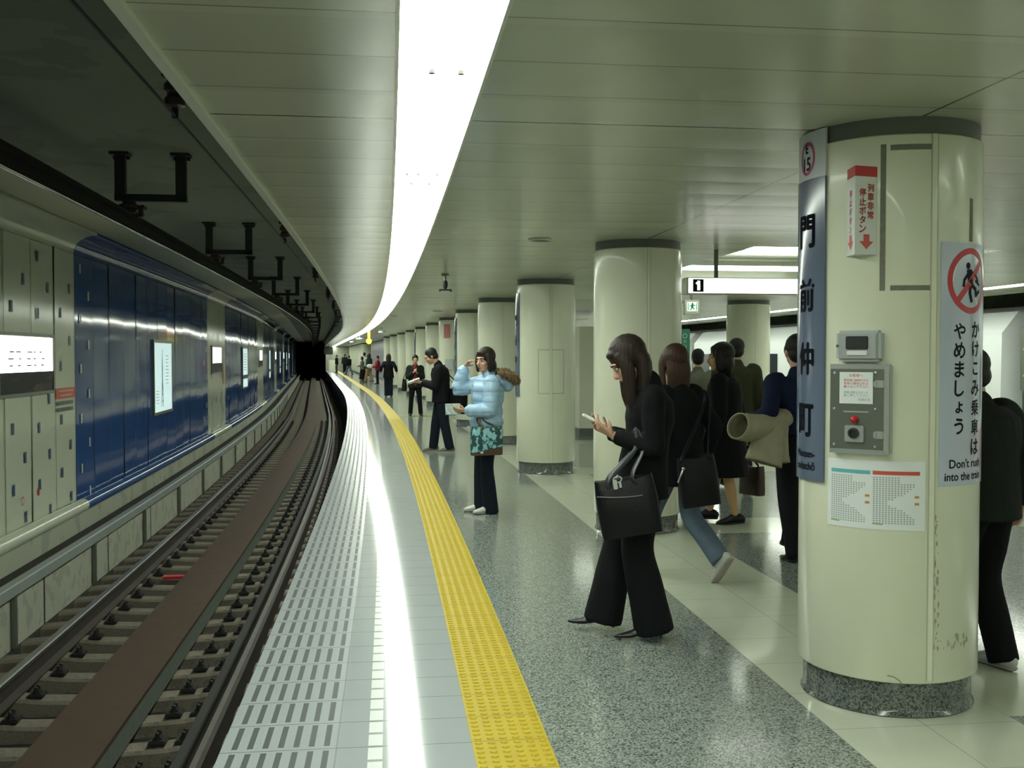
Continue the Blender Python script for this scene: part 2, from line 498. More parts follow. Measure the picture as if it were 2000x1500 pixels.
def strip_floor(n0, n1, mi, mb, z=0.0): mb.sweep([(n0, z), (n1, z)], SV, mi)
fl = MB()
zones = [(0, .955, 0), (.955, 1.255, 1), (1.255, 2.40, 2), (2.40, 3.20, 3), (3.20, 6.72, 4), (6.72, 7.52, 3), (7.52, 8.845, 2), (8.845, 9.145, 1), (9.145, 10.1, 0)]
zones_flip = zones[-1]
for a, b, k in zones:
    if b > 10:                                    # mirrored slots on the far edge
        k0 = len(fl.uv); strip_floor(a, b, k, fl)
        for i in range(k0, len(fl.uv)): fl.uv[i] = (fl.uv[i][0], WID - fl.uv[i][1])
    elif k == 1: pass
    else: strip_floor(a, b, k, fl)
strip_floor(.955, 1.255, 2, fl, -.004); strip_floor(8.845, 9.145, 2, fl, -.004)
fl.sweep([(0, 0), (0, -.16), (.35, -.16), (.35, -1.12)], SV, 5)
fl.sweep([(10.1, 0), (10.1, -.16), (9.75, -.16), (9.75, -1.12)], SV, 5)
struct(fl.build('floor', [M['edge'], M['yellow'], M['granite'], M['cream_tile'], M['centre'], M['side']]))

def tactile(n0, n1, sa, sb, label, dots_to):
    mb = MB()
    mb.sweep([(n0, -.003), (n0, .002), (n1, .002), (n1, -.003)], ss(sa, sb, .75), 0)
    k0 = int(math.ceil((2.2 - S0) / TILE)); s_ = TILE * math.ceil(2.2 / TILE)
    while s_ < dots_to:                           # raised oval dots, six by six on each tile
        for i in range(6):
            for j in range(6):
                c = (s_ + (j + .5) * TILE / 6, n0 + (i + .5) * (n1 - n0) / 6)
                fr = frame(c[0], c[1], .002)
                vs = []
                for (r, z) in ((.0165, 0), (.0125, .0042), (.007, .0055)):
                    for q in range(8):
                        a = 2 * PI * q / 8; vs.append(fr @ Vector((r * math.cos(a), r * .85 * math.sin(a), z)))
                fs = [[r_ * 8 + q, r_ * 8 + (q + 1) % 8, r_ * 8 + 8 + (q + 1) % 8, r_ * 8 + 8 + q] for r_ in (0, 1) for q in range(8)] + [list(range(16, 24))]
                mb.add(vs, fs, 0, [(c[0], c[1])] * len(vs))
        s_ += TILE
    o = mb.build('tactile_paving', M['yellow'], smooth=False)
    tag(o, label, 'tactile paving', kind='structure')
tactile(.955, 1.255, S0, S1, 'yellow dotted tactile paving curving along the left platform edge', 24)
tactile(8.845, 9.145, S0, S1, 'yellow tactile paving along the train side platform edge', 0)
mb = MB(); mb.sweep([(1.255, .001), (1.255, .003), (2.42, .003), (2.42, .001)], [25.3, 25.6])
struct(tag(mb.build('tactile_paving', M['yellow']), 'thin yellow tactile strip crossing the grey floor towards the columns', 'tactile paving'))

# ------- track bed, tunnel walls, track ceilings
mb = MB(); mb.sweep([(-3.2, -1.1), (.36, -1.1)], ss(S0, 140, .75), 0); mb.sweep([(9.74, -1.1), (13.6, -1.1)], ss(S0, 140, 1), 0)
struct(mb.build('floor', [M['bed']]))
mb = MB(); SVT = ss(S0, 140, .75)
mb.sweep([(NW, ZT + .1), (-3.13, 2.9), (-3.13, -.30), (-3.0, -.30), (-3.0, -.62)], SVT, 0, uvm='z'); mb.sweep([(-3.0, -.62), (-2.66, -.62)], SVT, 1)
struct(mb.build('wall_left', [M['tunnel'], M['bed']]))
mb = MB(); mb.sweep([(-2.70, -.61), (-2.66, -.61), (-2.66, -1.11)], SVT, 0, uvm='z')
struct(mb.build('wall_left', [M['low_wall']]))
mb = MB(); mb.sweep([(13.5, ZT + .1), (13.5, -1.12)], SVT, 0, uvm='z')
struct(mb.build('wall_right', [M['tunnel']]))
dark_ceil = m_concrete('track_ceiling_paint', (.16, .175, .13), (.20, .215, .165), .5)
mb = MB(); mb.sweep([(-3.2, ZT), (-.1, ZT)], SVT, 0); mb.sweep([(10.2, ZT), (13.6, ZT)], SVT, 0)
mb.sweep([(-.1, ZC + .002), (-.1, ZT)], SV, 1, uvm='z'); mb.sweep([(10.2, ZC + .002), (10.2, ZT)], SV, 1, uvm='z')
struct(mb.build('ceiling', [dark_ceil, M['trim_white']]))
mb = MB(); mb.sweep([(-2.80, ZT), (-2.80, 2.985), (-2.15, 2.985), (-2.15, ZT)], SVT)
struct(mb.build('trim_50', [mat('lit_ceiling_beige', (.40, .41, .29), .55)]))  # beige strip added under the track ceiling so this part looks lit
# closed end of the platform with a dark tunnel beyond
mb = MB()
mb.add([P3(S1, 0, -1.1), P3(S1, 10.2, -1.1), P3(S1, 10.2, 3.1), P3(S1, 0, 3.1)], [[0, 1, 2, 3]])
struct(mb.build('wall_end', [M['tunnel']]))
mb = MB(); black = mat('tunnel_dark', (.012, .013, .012), .9)
mb.add([P3(139, -3.3, -1.2), P3(139, 14, -1.2), P3(139, 14, 3.2), P3(139, -3.3, 3.2)], [[0, 1, 2, 3]])
mb.add([P3(S1 + .3, .2, -1.2), P3(139, .2, -1.2), P3(139, .2, 3.2), P3(S1 + .3, .2, 3.2)], [[0, 1, 2, 3]])
struct(mb.build('wall_tunnel', [black]))
mb = MB(); sb = [S0, S0 + .01]
q_ = S0 - .06
mb.add([P3(q_, -3.3, -1.2), P3(q_, 13.6, -1.2), P3(q_, 13.6, 3.1), P3(q_, -3.3, 3.1)], [[0, 1, 2, 3]])
struct(mb.build('wall_behind', [M['column']]))

# ------- platform ceiling: panels with slots for the two light strips and sunken wells between the columns
LA, LB = .665, .985
RA, RB = 9.14, 9.46
WELLS = [(8.75, 12.9), (0.0, 4.1), (-8.6, -4.6), (17.5, 21.6), (26.2, 30.4), (35, 39)]
WN0, WN1, WZ = 3.9, 6.3, 2.72
cl = MB()
for a, b in ((-.1, LA), (LB, WN0), (WN1, RA), (RB, 10.2)): cl.sweep([(a, ZC), (b, ZC)], SV, 0)
segs = []; cur = S0
for a, b in sorted(WELLS):
    if a > cur: segs.append((cur, a))
    cur = b
segs.append((cur, S1))
for a, b in segs: cl.sweep([(WN0, ZC), (WN1, ZC)], ss(a, b, .75), 0)
for a, b in WELLS:
    cl.sweep([(WN0, ZC), (WN0, WZ), (WN1, WZ), (WN1, ZC)], ss(a, b, .75), 0)
    for q in (a, b): cl.add([P3(q, WN0, ZC), P3(q, WN1, ZC), P3(q, WN1, WZ), P3(q, WN0, WZ)], [[0, 1, 2, 3]], 0, [(q + .2, 3)] * 4)
for a, b in ((LA, LB), (RA, RB)):                 # light channels
    cl.sweep([(a, ZC), (a, ZC + .08), (b, ZC + .08), (b, ZC)], SV, 1)
struct(cl.build('ceiling', [M['ceiling'], M['trim_white']]))
mb = MB(); mb.sweep([(-.115, ZC - .022), (-.075, ZC - .022), (-.075, ZC), (-.115, ZC + .05)], SV, 0, closed=True, caps=True)
struct(mb.build('trim_1', [M['trim_white']]))
mb = MB(); mb.sweep([(10.215, ZC - .022), (10.175, ZC - .022), (10.175, ZC), (10.215, ZC + .05)], SV, 0, closed=True, caps=True)
struct(mb.build('trim_2', [M['trim_white']]))

def light_run(a, b, label):
    t = thing('ceiling_light', label, 'ceiling light', P3(10, (a + b) / 2, ZC))
    mb = MB(); mb.sweep([(a + .012, ZC + .004), (b - .012, ZC + .004), (b - .012, ZC + .03), (a + .012, ZC + .03)], SV, closed=True, caps=True); mb.build('diffuser', M['strip'], t)
    for q in (a, b - .012):
        mb = MB(); mb.sweep([(q, ZC - .006), (q + .012, ZC - .006), (q + .012, ZC + .03), (q, ZC + .03)], SV, closed=True, caps=True)
        mb.build('frame', M['trim_white'], t)
    return t
L1 = light_run(LA, LB, 'long curved white light strip in the ceiling above the left platform edge')
for s_, ns, r in ((3.46, (.79, .89), .011), (5.45, (.74, .80, .90), .007), (5.75, (.77, .87), .007)):
    for n in ns:
        mb = MB(); mb.lathe([(r, 0), (r, .012)], frame(s_, n, ZC - .010), 12); mb.build('fixing', M['dark_gap'], L1)
light_run(RA, RB, 'long white light strip in the ceiling above the train side platform edge')
def cross_tube(s_, n0, n1, label, drop=0.0):
    mx = frame(s_, (n0 + n1) / 2, WZ - drop)
    t = thing('fluorescent_lamp', label, 'lamp', mx=mx, group='tube lamps across the ceiling wells')
    L = n1 - n0
    MB().box((0, 0, -.03), (L, .1, .06), bev=.008).build('housing', M['trim_white'], t, world=False)
    MB().tube([(-L / 2 + .03, 0, -.09), (L / 2 - .03, 0, -.09)], [.028, .028], 12, ref=(0, 1, 0), sub=1).build('tube', M['tube'], t, world=False, smooth=True)
    for x in (-1, 1): MB().box((x * (L / 2 - .03), 0, -.075), (.03, .06, .07)).build('end_cap', M['trim_white'], t, world=False)
cross_tube(10.15, 4.1, 6.2, 'bright tube lamp across the ceiling above the lit sign numbered 1')
cross_tube(12.3, 4.1, 6.2, 'glowing tube standing for the lit far wall of the ceiling well behind the sign', .035)  # glow added in place of the well's brightly lit far wall
for s_ in (1.2, 3.0, -7.0, -5.5, 19.2, 28.0, 37.0): cross_tube(s_, 4.1, 6.2, 'extra tube lamp added in a ceiling well to light the middle of the platform')  # further tubes added for centre light, some behind the camera

# ------- left wall cladding: cream and blue enamel panels with a coved top and a rounded bottom
PITCH = .855
def clad(sa, sb, colour, idx):
    pm, om, km = (M['cream_panel'], M['mark_blue'], 0) if colour == 'cream' else (M['blue_panel'], M['mark_white'], 1)
    rnd = random.Random(idx)
    mb = MB()
    n = max(1, int(round((sb - sa) / PITCH))); wd = (sb - sa) / n
    for i in range(n):
        a, b = sa + i * wd, sa + (i + 1) * wd
        tilt = rnd.uniform(-.014, .014); ph = rnd.uniform(0, 6); amp = rnd.uniform(.0001, .0004); twist = rnd.uniform(-.02, .02)
        det = sb < 60
        nu, nv = (8, 24) if det else (2, 3)
        vs = []
        for j in range(nv + 1):
            z = -.27 + (2.74 + .27) * j / nv
            for q in range(nu + 1):
                u = q / nu
                off = (tilt + twist * (u - .5)) * (z - 1.2) / 3 + amp * math.sin(u * 5 + ph + z * 1.1) + .00025 * math.sin(PI * u)
                g_ = 0
                vs.append(P3(a + wd * u + (.0025 if q == 0 else -.0025 if q == nu else 0), NW + off - g_, z))
        mb.add(vs, [[j * (nu + 1) + q, j * (nu + 1) + q + 1, (j + 1) * (nu + 1) + q + 1, (j + 1) * (nu + 1) + q] for j in range(nv) for q in range(nu)], 0)
        # small printed rectangles
        if sb < 45 and (colour == 'cream' or i == 0 or i == n - 1):
            for col_, z0 in ((.28, .1), (.72, -.22)):
                for r_ in range(5):
                    if colour == 'blue' and ((i == 0 and col_ > 2) or (i == n - 1 and col_ < .5 and r_ % 2)): continue
                    zc = z0 + r_ * .62 + (.04 if i % 2 else 0); uc = a + wd * col_
                    if zc > 2.6 or abs(zc - 1.42) < .36 and colour == 'cream' and i < n - 1: continue
                    mb.add([P3(uc + dx, NW + .011, zc + dz) for dx, dz in ((-.032, -.058), (.032, -.058), (.032, .058), (-.032, .058))], [[0, 1, 2, 3]], 1)
        mb.add([P3(b + d, NW + .0095, z) for d, z in ((-.0065, -.27), (.0065, -.27), (.0065, 2.74), (-.0065, 2.74))], [[0, 1, 2, 3]], 2)
    o = mb.build('wall_left', [pm, om, M['dark_gap']], smooth=True)
    struct(o)
    mb = MB(); pr = [(NW + .28 * (1 - math.cos(a)), 2.745 + .22 * math.sin(a)) for a in [R(9) * i for i in range(11)]]
    mb.sweep(pr + [(NW + .28, 2.99), (NW - .02, 2.99), (NW - .02, 2.745)], ss(sa + .003, sb - .003, .6), closed=True, caps=True)
    struct(mb.build('trim_%d' % (3 + 2 * idx), [pm], auto=30))
    mb = MB(); pr = [(NW + .075 + .08 * math.cos(a), -.325 + .08 * math.sin(a)) for a in [R(20) * i for i in range(18)]]
    mb.sweep(pr, ss(sa + .003, sb - .003, .6), closed=True, caps=True)
    struct(mb.build('trim_%d' % (4 + 2 * idx), [pm], auto=30))
CL = [(-6.3, 1.2, 'cream'), (1.2, 9.7 - .0, 'blue'), (9.7, 13.0, 'cream'), (13.0, 23.76, 'blue'), (23.76, 27.1, 'cream'), (27.1, 37.9, 'blue'), (37.9, 41.3, 'cream')]
CL[1] = (1.2, 7.2, 'blue'); CL.insert(2, (7.2, 9.75, 'cream')); CL[3] = (9.75, 13.0, 'cream')
x = 41.3
while x < 100:
    CL += [(x, x + 10.7, 'blue'), (x + 10.7, min(105, x + 14.1), 'cream')]; x += 14.1
for i, (a, b, c) in enumerate(CL): clad(a, b, c, i)

# ------- wall ledge duct
mb = MB(); mb.sweep([(-2.68, -.61), (-2.60, -.61), (-2.59, -.60), (-2.59, -.51), (-2.60, -.50), (-2.68, -.50)], ss(S0, 138, .75), closed=True, caps=True)
t = thing('cable_duct', 'long pale grey cable duct running along the low wall beside the track', 'cable duct', P3(12, -2.7, -.62))
mb.build('duct', M['duct'], t, auto=30)
for s_ in np.arange(4.2, 60, 2.6):
    MB().box((0, 0, 0), (.03, .07, .5), mx=frame(float(s_), -2.635, -.83)).build('bracket', M['dark_steel'], t)

# ================================================================== THE TRACK
def rail(n, label, cat='rail'):
    t = thing('running_rail', label, cat, P3(20, n, -.97))
    sv = ss(S0, 138, .75)
    mb = MB(); mb.sweep([(n - .033, -.83), (n - .033, -.80), (n - .025, -.79), (n + .025, -.79), (n + .033, -.80), (n + .033, -.83), (n + .01, -.845), (n - .01, -.845)], sv, closed=True, caps=True)
    mb.build('rail_head', M['rail'], t, auto=35)
    mb = MB(); mb.sweep([(n - .01, -.84), (n - .01, -.935), (n - .065, -.955), (n - .065, -.968), (n + .065, -.968), (n + .065, -.955), (n + .01, -.935), (n + .01, -.84)], sv, closed=True, caps=True)
    mb.build('rail_web', M['rail_rust'], t)
rail(-2.07, 'steel running rail on the wall side of the brown plate')
rail(-.55, 'steel running rail between the brown plate and the platform')
t = thing('guard_rail', 'dark guard rail laid close beside the running rail nearest the platform', 'rail', P3(20, -.43, -.97))
mb = MB(); mb.sweep([(-.445, -.965), (-.445, -.81), (-.415, -.81), (-.415, -.965)], ss(S0, 138, .75), closed=True, caps=True); mb.build('bar', M['rail_rust'], t)
t = thing('reaction_plate', 'wide rusty brown plate lying between the two running rails', 'track plate', P3(20, -1.22, -.96))
mb = MB(); mb.sweep([(-1.44, -.80), (-1.44, -.775), (-1.0, -.775), (-1.0, -.80)], ss(S0, 138, .75), closed=True, caps=True); mb.build('top_plate', M['plate'], t)
mb = MB(); mb.sweep([(-1.40, -.967), (-1.40, -.80), (-1.01, -.80), (-1.01, -.967)], ss(S0, 138, .75), closed=True, caps=True); mb.build('girder', M['plate_side'], t)

def make_sleeper():
    t = thing('sleeper', 'pale concrete sleeper carrying the two rails and the brown plate', 'sleeper', (0, 0, 0), 0, 'concrete sleepers under the track')
    mb = MB()
    xs = [-1.2, -.95, -.72, -.55, -.3, 0, .28, .5, .72, .95, 1.2]
    zs = [0, .015, .012, -.01, -.02, -.02, -.02, -.012, .012, .015, 0]
    vs = []
    for x, z in zip(xs, zs):
        for y, dz in ((-.10, -.1), (-.095, .0), (-.075, .02), (.075, .02), (.095, .0), (.10, -.1)): vs.append((x, y, z + dz))
    fs = [[i * 6 + j, i * 6 + 6 + j, i * 6 + 7 + j, i * 6 + 1 + j] for i in range(len(xs) - 1) for j in range(5)] + [[0, 1, 2, 3, 4, 5], [(len(xs) - 1) * 6 + j for j in range(5, -1, -1)]]
    mb.add(vs, fs); mb.build('block', M['sleeper'], t, world=False)
    for x in (-.93, -.60, .635, .975, .47):
        mb = MB(); mb.box((x, 0, .035), (.11, .12, .03), bev=.008); mb.box((x, 0, .055), (.06, .075, .03), bev=.01)
        for y in (-.03, .03): mb.lathe([(.014, .05), (.014, .095), (.008, .1)], Matrix.Translation((x, y, 0)), 8)
        mb.build('rail_fastener', M['iron'], t, world=False)
    return t
slp = make_sleeper()
k = 0; s_ = 3.0
while s_ < 104:
    fr = frame(s_, -1.30, -1.0)
    if k == 0: slp.matrix_basis = fr; WM[slp.name] = fr.copy()
    elif k < 70: dup(slp, fr.translation, rz_at(s_))
    else:
        r = slp.copy(); COL.objects.link(r); r.matrix_basis = fr
        c = slp.children[0].copy(); COL.objects.link(c); c.parent = r
    k += 1; s_ += .52
mb = MB(); mb.box((0, 0, 0), (.3, .1, .03), bev=.006, mx=frame(11.62, -1.66, -.955))
tag(rehome(mb.build('track_marker', M['red'])), 'small red marker lying on a sleeper beside the brown plate', 'track marker')

# ================================================================== OVERHEAD
t = thing('conductor_bar', 'long dark overhead conductor bar hanging above the track', 'conductor bar', P3(12, -1.27, 2.43))
sv = ss(S0, 138, .75)
mb = MB(); mb.sweep([(-1.33, 2.545), (-1.33, 2.525), (-1.285, 2.52), (-1.285, 2.455), (-1.255, 2.455), (-1.255, 2.52), (-1.21, 2.525), (-1.21, 2.545)], sv, closed=True, caps=True); mb.build('bar', M['conductor'], t)
mb = MB(); mb.sweep([(-1.27 + .011 * math.cos(a), 2.447 + .011 * math.sin(a)) for a in [R(45) * i for i in range(8)]], sv, closed=True, caps=True); mb.build('contact_wire', M['contact'], t, smooth=True)

def make_hanger():
    t = thing('conductor_hanger', '', 'hanger', (0, 0, 0), 0, 'U-shaped hangers holding the conductor bar')
    for x in (0, .44):
        MB().box((x, 0, 2.84), (.075, .06, .36)).build('post', M['iron'], t, world=False)
        mb = MB(); mb.box((x, 0, 3.008), (.14, .12, .02))
        for dx in (-.05, .05): mb.lathe([(.012, 2.975), (.012, 3.0)], Matrix.Translation((x + dx, .03, 0)), 8)
        mb.build('foot_plate', M['iron'], t, world=False)
    MB().box((.22, 0, 2.685), (.52, .06, .05)).build('crossbar', M['iron'], t, world=False)
    mb = MB(); mb.lathe([(.04, 2.545), (.085, 2.55), (.09, 2.57), (.05, 2.585), (.05, 2.595), (.085, 2.605), (.085, 2.625), (.05, 2.64), (.05, 2.665)], Matrix.Translation((.06, 0, 0)), 16); mb.build('insulator', M['porcelain'], t, world=False, auto=40)
    mb = MB(); mb.box((.06, 0, 2.545), (.16, .12, .02)); mb.box((.15, -.02, 2.575), (.03, .05, .06)); mb.box((.16, .03, 2.62), (.02, .12, .02)); mb.build('clamp', M['iron'], t, world=False)
    return t
hg = make_hanger()
hl = ['dark U-shaped ceiling hanger holding the overhead bar, nearest and largest', 'second dark U-shaped ceiling hanger along the overhead bar', 'third dark U-shaped ceiling hanger along the overhead bar']
for k in range(24):
    s_ = 7.93 + 4.05 * k
    fr = frame(s_, -1.34, 0)
    lb = hl[k] if k < 3 else 'dark U-shaped ceiling hanger far along the bar, beyond the nearest three'
    if k == 0: hg.matrix_basis = fr; WM[hg.name] = fr.copy(); hg['label'] = lb
    else: dup(hg, fr.translation, rz_at(s_), lb)

mb = MB(); mb.sweep([(-.33 + .007 * math.cos(a), 2.60 + .007 * math.sin(a)) for a in [R(60) * i for i in range(6)]], ss(S0, 105, .75), closed=True, caps=True)
o = tag(mb.build('overhead_cable', M['cable']), 'thin black cable strung on insulators beside the ceiling edge', 'cable')
def make_ins():
    t = thing('cable_insulator', '', 'insulator', (0, 0, 0), 0, 'insulators carrying the thin black cable')
    mb = MB(); mb.box((.10, 0, 2.86), (.26, .05, .03)); mb.box((0, 0, 2.83), (.05, .05, .08)); mb.box((0, 0, 2.785), (.11, .04, .018)); mb.build('bracket', M['iron'], t, world=False)
    mb = MB(); mb.lathe([(.03, 2.635), (.046, 2.645), (.048, 2.675), (.036, 2.69), (.036, 2.70), (.05, 2.71), (.05, 2.74), (.036, 2.755), (.03, 2.78)], None, 18); mb.build('porcelain', M['porcelain'], t, world=False, auto=40)
    mb = MB(); mb.lathe([(.012, 2.588), (.016, 2.60), (.016, 2.636)], None, 10); mb.build('cable_clip', M['iron'], t, world=False)
    return t
ins = make_ins()
il = ['brown porcelain cable insulator nearest the camera, under the dark ceiling edge', 'second brown porcelain insulator along the thin black cable']
for k in range(17):
    s_ = 4.8 + 5.25 * k; fr = frame(s_, -.33, 0)
    lb = il[k] if k < 2 else 'small dark cable insulator farther along the ceiling edge, beyond the first two'
    if k == 0: ins.matrix_basis = fr; WM[ins.name] = fr.copy(); ins['label'] = lb
    else: dup(ins, fr.translation, rz_at(s_), lb)

# ================================================================== WALL SCREENS, LIGHT BOXES, NOTICES
def wallfn(d): return lambda s_, z: P3(s_, NW + d, z)
glow = emit('screen_glow', (.95, .98, .92), 2.6); glow2 = emit('poster_glow', (.60, .80, .80), .72)
photo_m, nt, b = new_mat('dark_photo'); g = G(nt); s__, n__, uv, ob = g.uv()
nt.links.new(g.ramp(g.voro(uv, 4), [(.0, (.01, .012, .01)), (.5, (.018, .02, .018)), (.75, (.05, .055, .045)), (1, (.16, .04, .04))]), b.inputs['Base Color']); b.inputs['Roughness'].default_value = .5; b.inputs['Specular IOR Level'].default_value = .15
def frame_box(t, s0, s1, z0, z1, d, bw, m, name='frame'):
    mb = MB(); c0 = (s0 + s1) / 2; fr = frame(c0, NW + d / 2, 0)
    hl_ = (s1 - s0) / 2
    for (y, z, ly, lz) in ((0, z0 + bw / 2, 2 * hl_, bw), (0, z1 - bw / 2, 2 * hl_, bw), (-hl_ + bw / 2, (z0 + z1) / 2, bw, z1 - z0 - 2 * bw), (hl_ - bw / 2, (z0 + z1) / 2, bw, z1 - z0 - 2 * bw)):
        mb.box((0, y, z), (d, ly, lz), mx=fr, bev=.004)
    return mb.build(name, m, t)
def screen(s0, s1, label):
    t = thing('advert_screen', label, 'screen', P3((s0 + s1) / 2, NW, 1.08), group='lit screens on the cream wall panels')
    frame_box(t, s0, s1, 1.08, 1.74, .035, .035, M['dark_steel'])
    mb = MB(); grid(mb, wallfn(.024), s0 + .03, s1 - .03, 1.33, 1.70); 
    mb.build('lit_panel', glow, t)
    mb = MB(); grid(mb, wallfn(.025), s0 + .03, s1 - .03, 1.11, 1.33); mb.build('dark_photo', photo_m, t)
    mb = MB(); f_ = wallfn(.0275); rnd = random.Random(int(s0))
    for j in range(3):
        for i in range(5):
            u = s0 + .25 + i * (s1 - s0 - .5) / 5 + rnd.uniform(0, .1)
            stroke(mb, f_, [(u, 1.4 + .07 * j), (u + rnd.uniform(.05, .16), 1.4 + .07 * j)], .014)
    mb.build('faint_print', mat('faint_print', (.3, .32, .3), .6), t)
screen(10.35, 12.08, 'lit advert screen in a grey frame on the nearest cream wall panel')
screen(24.35, 26.15, 'lit advert screen on the cream panel between two blue stretches, second along')
screen(38.5, 40.4, 'lit advert screen on the third cream panel, far along the wall')
screen(52.7, 54.5, 'tiny far lit advert screen on the fourth cream panel'); screen(66.8, 68.6, 'tiny far lit advert screen on the fifth cream panel'); screen(80.9, 82.7, 'tiny far lit advert screen on the sixth cream panel')
def lightbox(s0, s1, label, art):
    t = thing('poster_lightbox', label, 'light box', P3((s0 + s1) / 2, NW, .5), group='lit posters on the blue wall panels')
    frame_box(t, s0, s1, .50, 1.77, .035, .05, M['dark_steel'])
    mb = MB(); grid(mb, wallfn(.024), s0 + .045, s1 - .045, .545, 1.725); mb.build('lit_poster', glow2, t)
    f_ = wallfn(.0275); c0 = (s0 + s1) / 2 - .1
    mb = MB()
    if art == 1:                                   # slim grey tower drawing and faint columns of print
        mb.add([f_(c0 + x_, z) for x_, z in ((-.10, .62), (-.03, 1.1), (-.035, 1.28), (-.008, 1.62), (.008, 1.62), (.035, 1.28), (.03, 1.1), (.10, .62), (.07, .62), (0, .98), (-.07, .62))], [[0, 1, 9, 10], [1, 2, 6, 9], [2, 3, 4, 5], [2, 5, 6], [6, 7, 8, 9]])
        for j in range(4): stroke(mb, f_, [(c0 - .06 + .01 * j, .72 + j * .12), (c0 + .06 - .01 * j, .72 + j * .12)], .012)
        for j in range(9): stroke(mb, f_, [(c0 + .33, 1.5 - .06 * j), (c0 + .55, 1.5 - .06 * j)], .012, 1)
        for j in range(5): stroke(mb, f_, [(c0 - .55, .9 - .05 * j), (c0 - .3, .9 - .05 * j)], .01, 1)
    else:
        mb.add([f_(s0 + .05, .80), f_(s1 - .05, .80), f_(s1 - .05, .92), f_(s0 + .05, .92)], [[0, 1, 2, 3]], 0)
        for j in range(7): stroke(mb, f_, [(c0 - .3, 1.55 - .08 * j), (c0 + .45, 1.55 - .08 * j)], .02, 1)
    mb.build('artwork', [mat('poster_dark', (.06, .08, .09), .5), mat('poster_pale', (.42, .36, .38), .5)], t)
lightbox(17.5, 19.17, 'lit poster with a slim dark tower on the nearest blue wall', 1)
lightbox(31.45, 33.2, 'lit poster with a dark band low down on the second blue wall', 2)
lightbox(45.6, 47.3, 'small far lit poster on the third blue wall', 2); lightbox(59.7, 61.4, 'tiny far lit poster on the fourth blue wall', 2); lightbox(73.8, 75.5, 'tiny far lit poster on the fifth blue wall', 2)
# red notice
t = thing('wall_notice', 'red and white notice with printed lines on the cream panel beside blue wall', 'notice', P3(12.57, NW, .84))
mb = MB(); grid(mb, wallfn(.012), 12.2, 12.96, 1.0, 1.125); mb.build('red_band', mat('notice_red', (.55, .10, .06), .5), t)
mb = MB(); f_ = wallfn(.016)
for j, (a, b) in enumerate(((12.3, 12.86), (12.35, 12.8))): stroke(mb, f_, [(a, 1.09 - .05 * j), (b, 1.09 - .05 * j)], .022, 0)
for j in range(2):
    for i in range(7): stroke(mb, f_, [(12.24 + .09 * i, .95 - .075 * j), (12.30 + .09 * i, .95 - .075 * j)], .045, 1)
mb.build('printed_lines', [mat('notice_pale', (.62, .32, .25), .5), mat('notice_grey', (.13, .15, .13), .5)], t)
mb = MB(); grid(mb, wallfn(.012), 27.0 - .45, 27.0 - .1, .8, 1.3); rehome(tag(mb.build('wall_notice', mat('notice_orange', (.5, .24, .06), .5)), 'small orange notice at the edge of the second cream wall panel', 'notice'))
for s_, lb, rr in ((11.05, 'small red ring sticker low on the cream wall panel', 0), (11.55, 'small red disc sticker low on the cream wall panel', 1)):
    mb = MB(); f_ = wallfn(.012)
    if rr == 0: ring_shape(mb, f_, s_, .0, .035, .045, .010)
    else: disc_shape(mb, f_, s_, .03, .032, .042)
    rehome(tag(mb.build('sticker', M['red']), lb, 'sticker'))

# ================================================================== COLUMNS
CR, BR, CH = .379, .354, 2.405
def cylpt(mx, r):                                  # theta (deg, local: 180 faces the left track, 270 faces back along the platform)
    return lambda th, z: mx @ Vector((r * math.cos(R(th)), r * math.sin(R(th)), z))
def make_column():
    t = thing('column', '', 'column', (0, 0, 0), 0, 'round cream platform columns')
    mb = MB(); mb.lathe([(BR, 0), (BR + .012, .004), (BR + .004, .02), (BR, .03), (BR, .15)], None, 64); mb.build('base', M['base_granite'], t, world=False, auto=40)
    mb = MB(); mb.lathe([(BR - .02, .145), (CR - .006, .147), (CR, .155), (CR, CH - .005), (CR - .006, CH)], None, 64); mb.build('shaft', M['column'], t, world=False, auto=50)
    mb = MB(); mb.lathe([(CR - .012, CH - .01), (CR - .012, ZC)], None, 64); mb.build('collar', M['collar'], t, world=False, auto=40)
    for th in (270, 90):
        mb = MB(); idm = Matrix.Identity(4)
        plateshape(mb, lambda u, v, d: cylpt(idm, d)(u, v), th - 1.9, th + 1.9, .16, CH - .003, CR - .005, CR + .0035, 4, 1, 0)
        for e in (-1.9, 1.9): plateshape(mb, lambda u, v, d: cylpt(idm, d)(u, v), th + e - .35, th + e + .35, .16, CH - .003, CR - .005, CR + .004, 1, 1, 1)
        mb.build('cover_strip', [M['column'], M['seam']], t, world=False)
    return t
col0 = make_column()
ordn = ['nearest round cream column, hung with signs and the steel button box', 'second round cream column, just behind the woman with the phone', 'third round cream column, with a faint square outline on its shaft', 'fourth round cream column, behind the pale blue coat', 'fifth round cream column along the row, behind the pale blue coat\'s raised arm', 'sixth round cream column along the row, hung with red and dark posters']
NK = [2.846, 2.80, 2.72, 2.68, 2.69] + [2.70] * 19
COLS = []
for k in range(24):
    if 56.5 < SK[k] < 77: COLS.append(None); continue
    fr = frame(SK[k], NK[k], 0)
    lb = ordn[k] if k < 6 else ('far round cream column along the row before the grey-violet partition' if SK[k] < 60 else 'tiny round cream column beyond the grey-violet partition')
    if k == 0: col0.matrix_basis = fr; WM[col0.name] = fr.copy(); col0['label'] = lb; COLS.append(col0)
    else: COLS.append(dup(col0, fr.translation, rz_at(SK[k]), lb))
for k in range(0, 4):
    dup(col0, P3(SK[k], 7.13, 0), rz_at(SK[k]), 'round cream column on the train side, behind the walking group' if k == 3 else 'round cream column on the train side, mostly hidden from view')

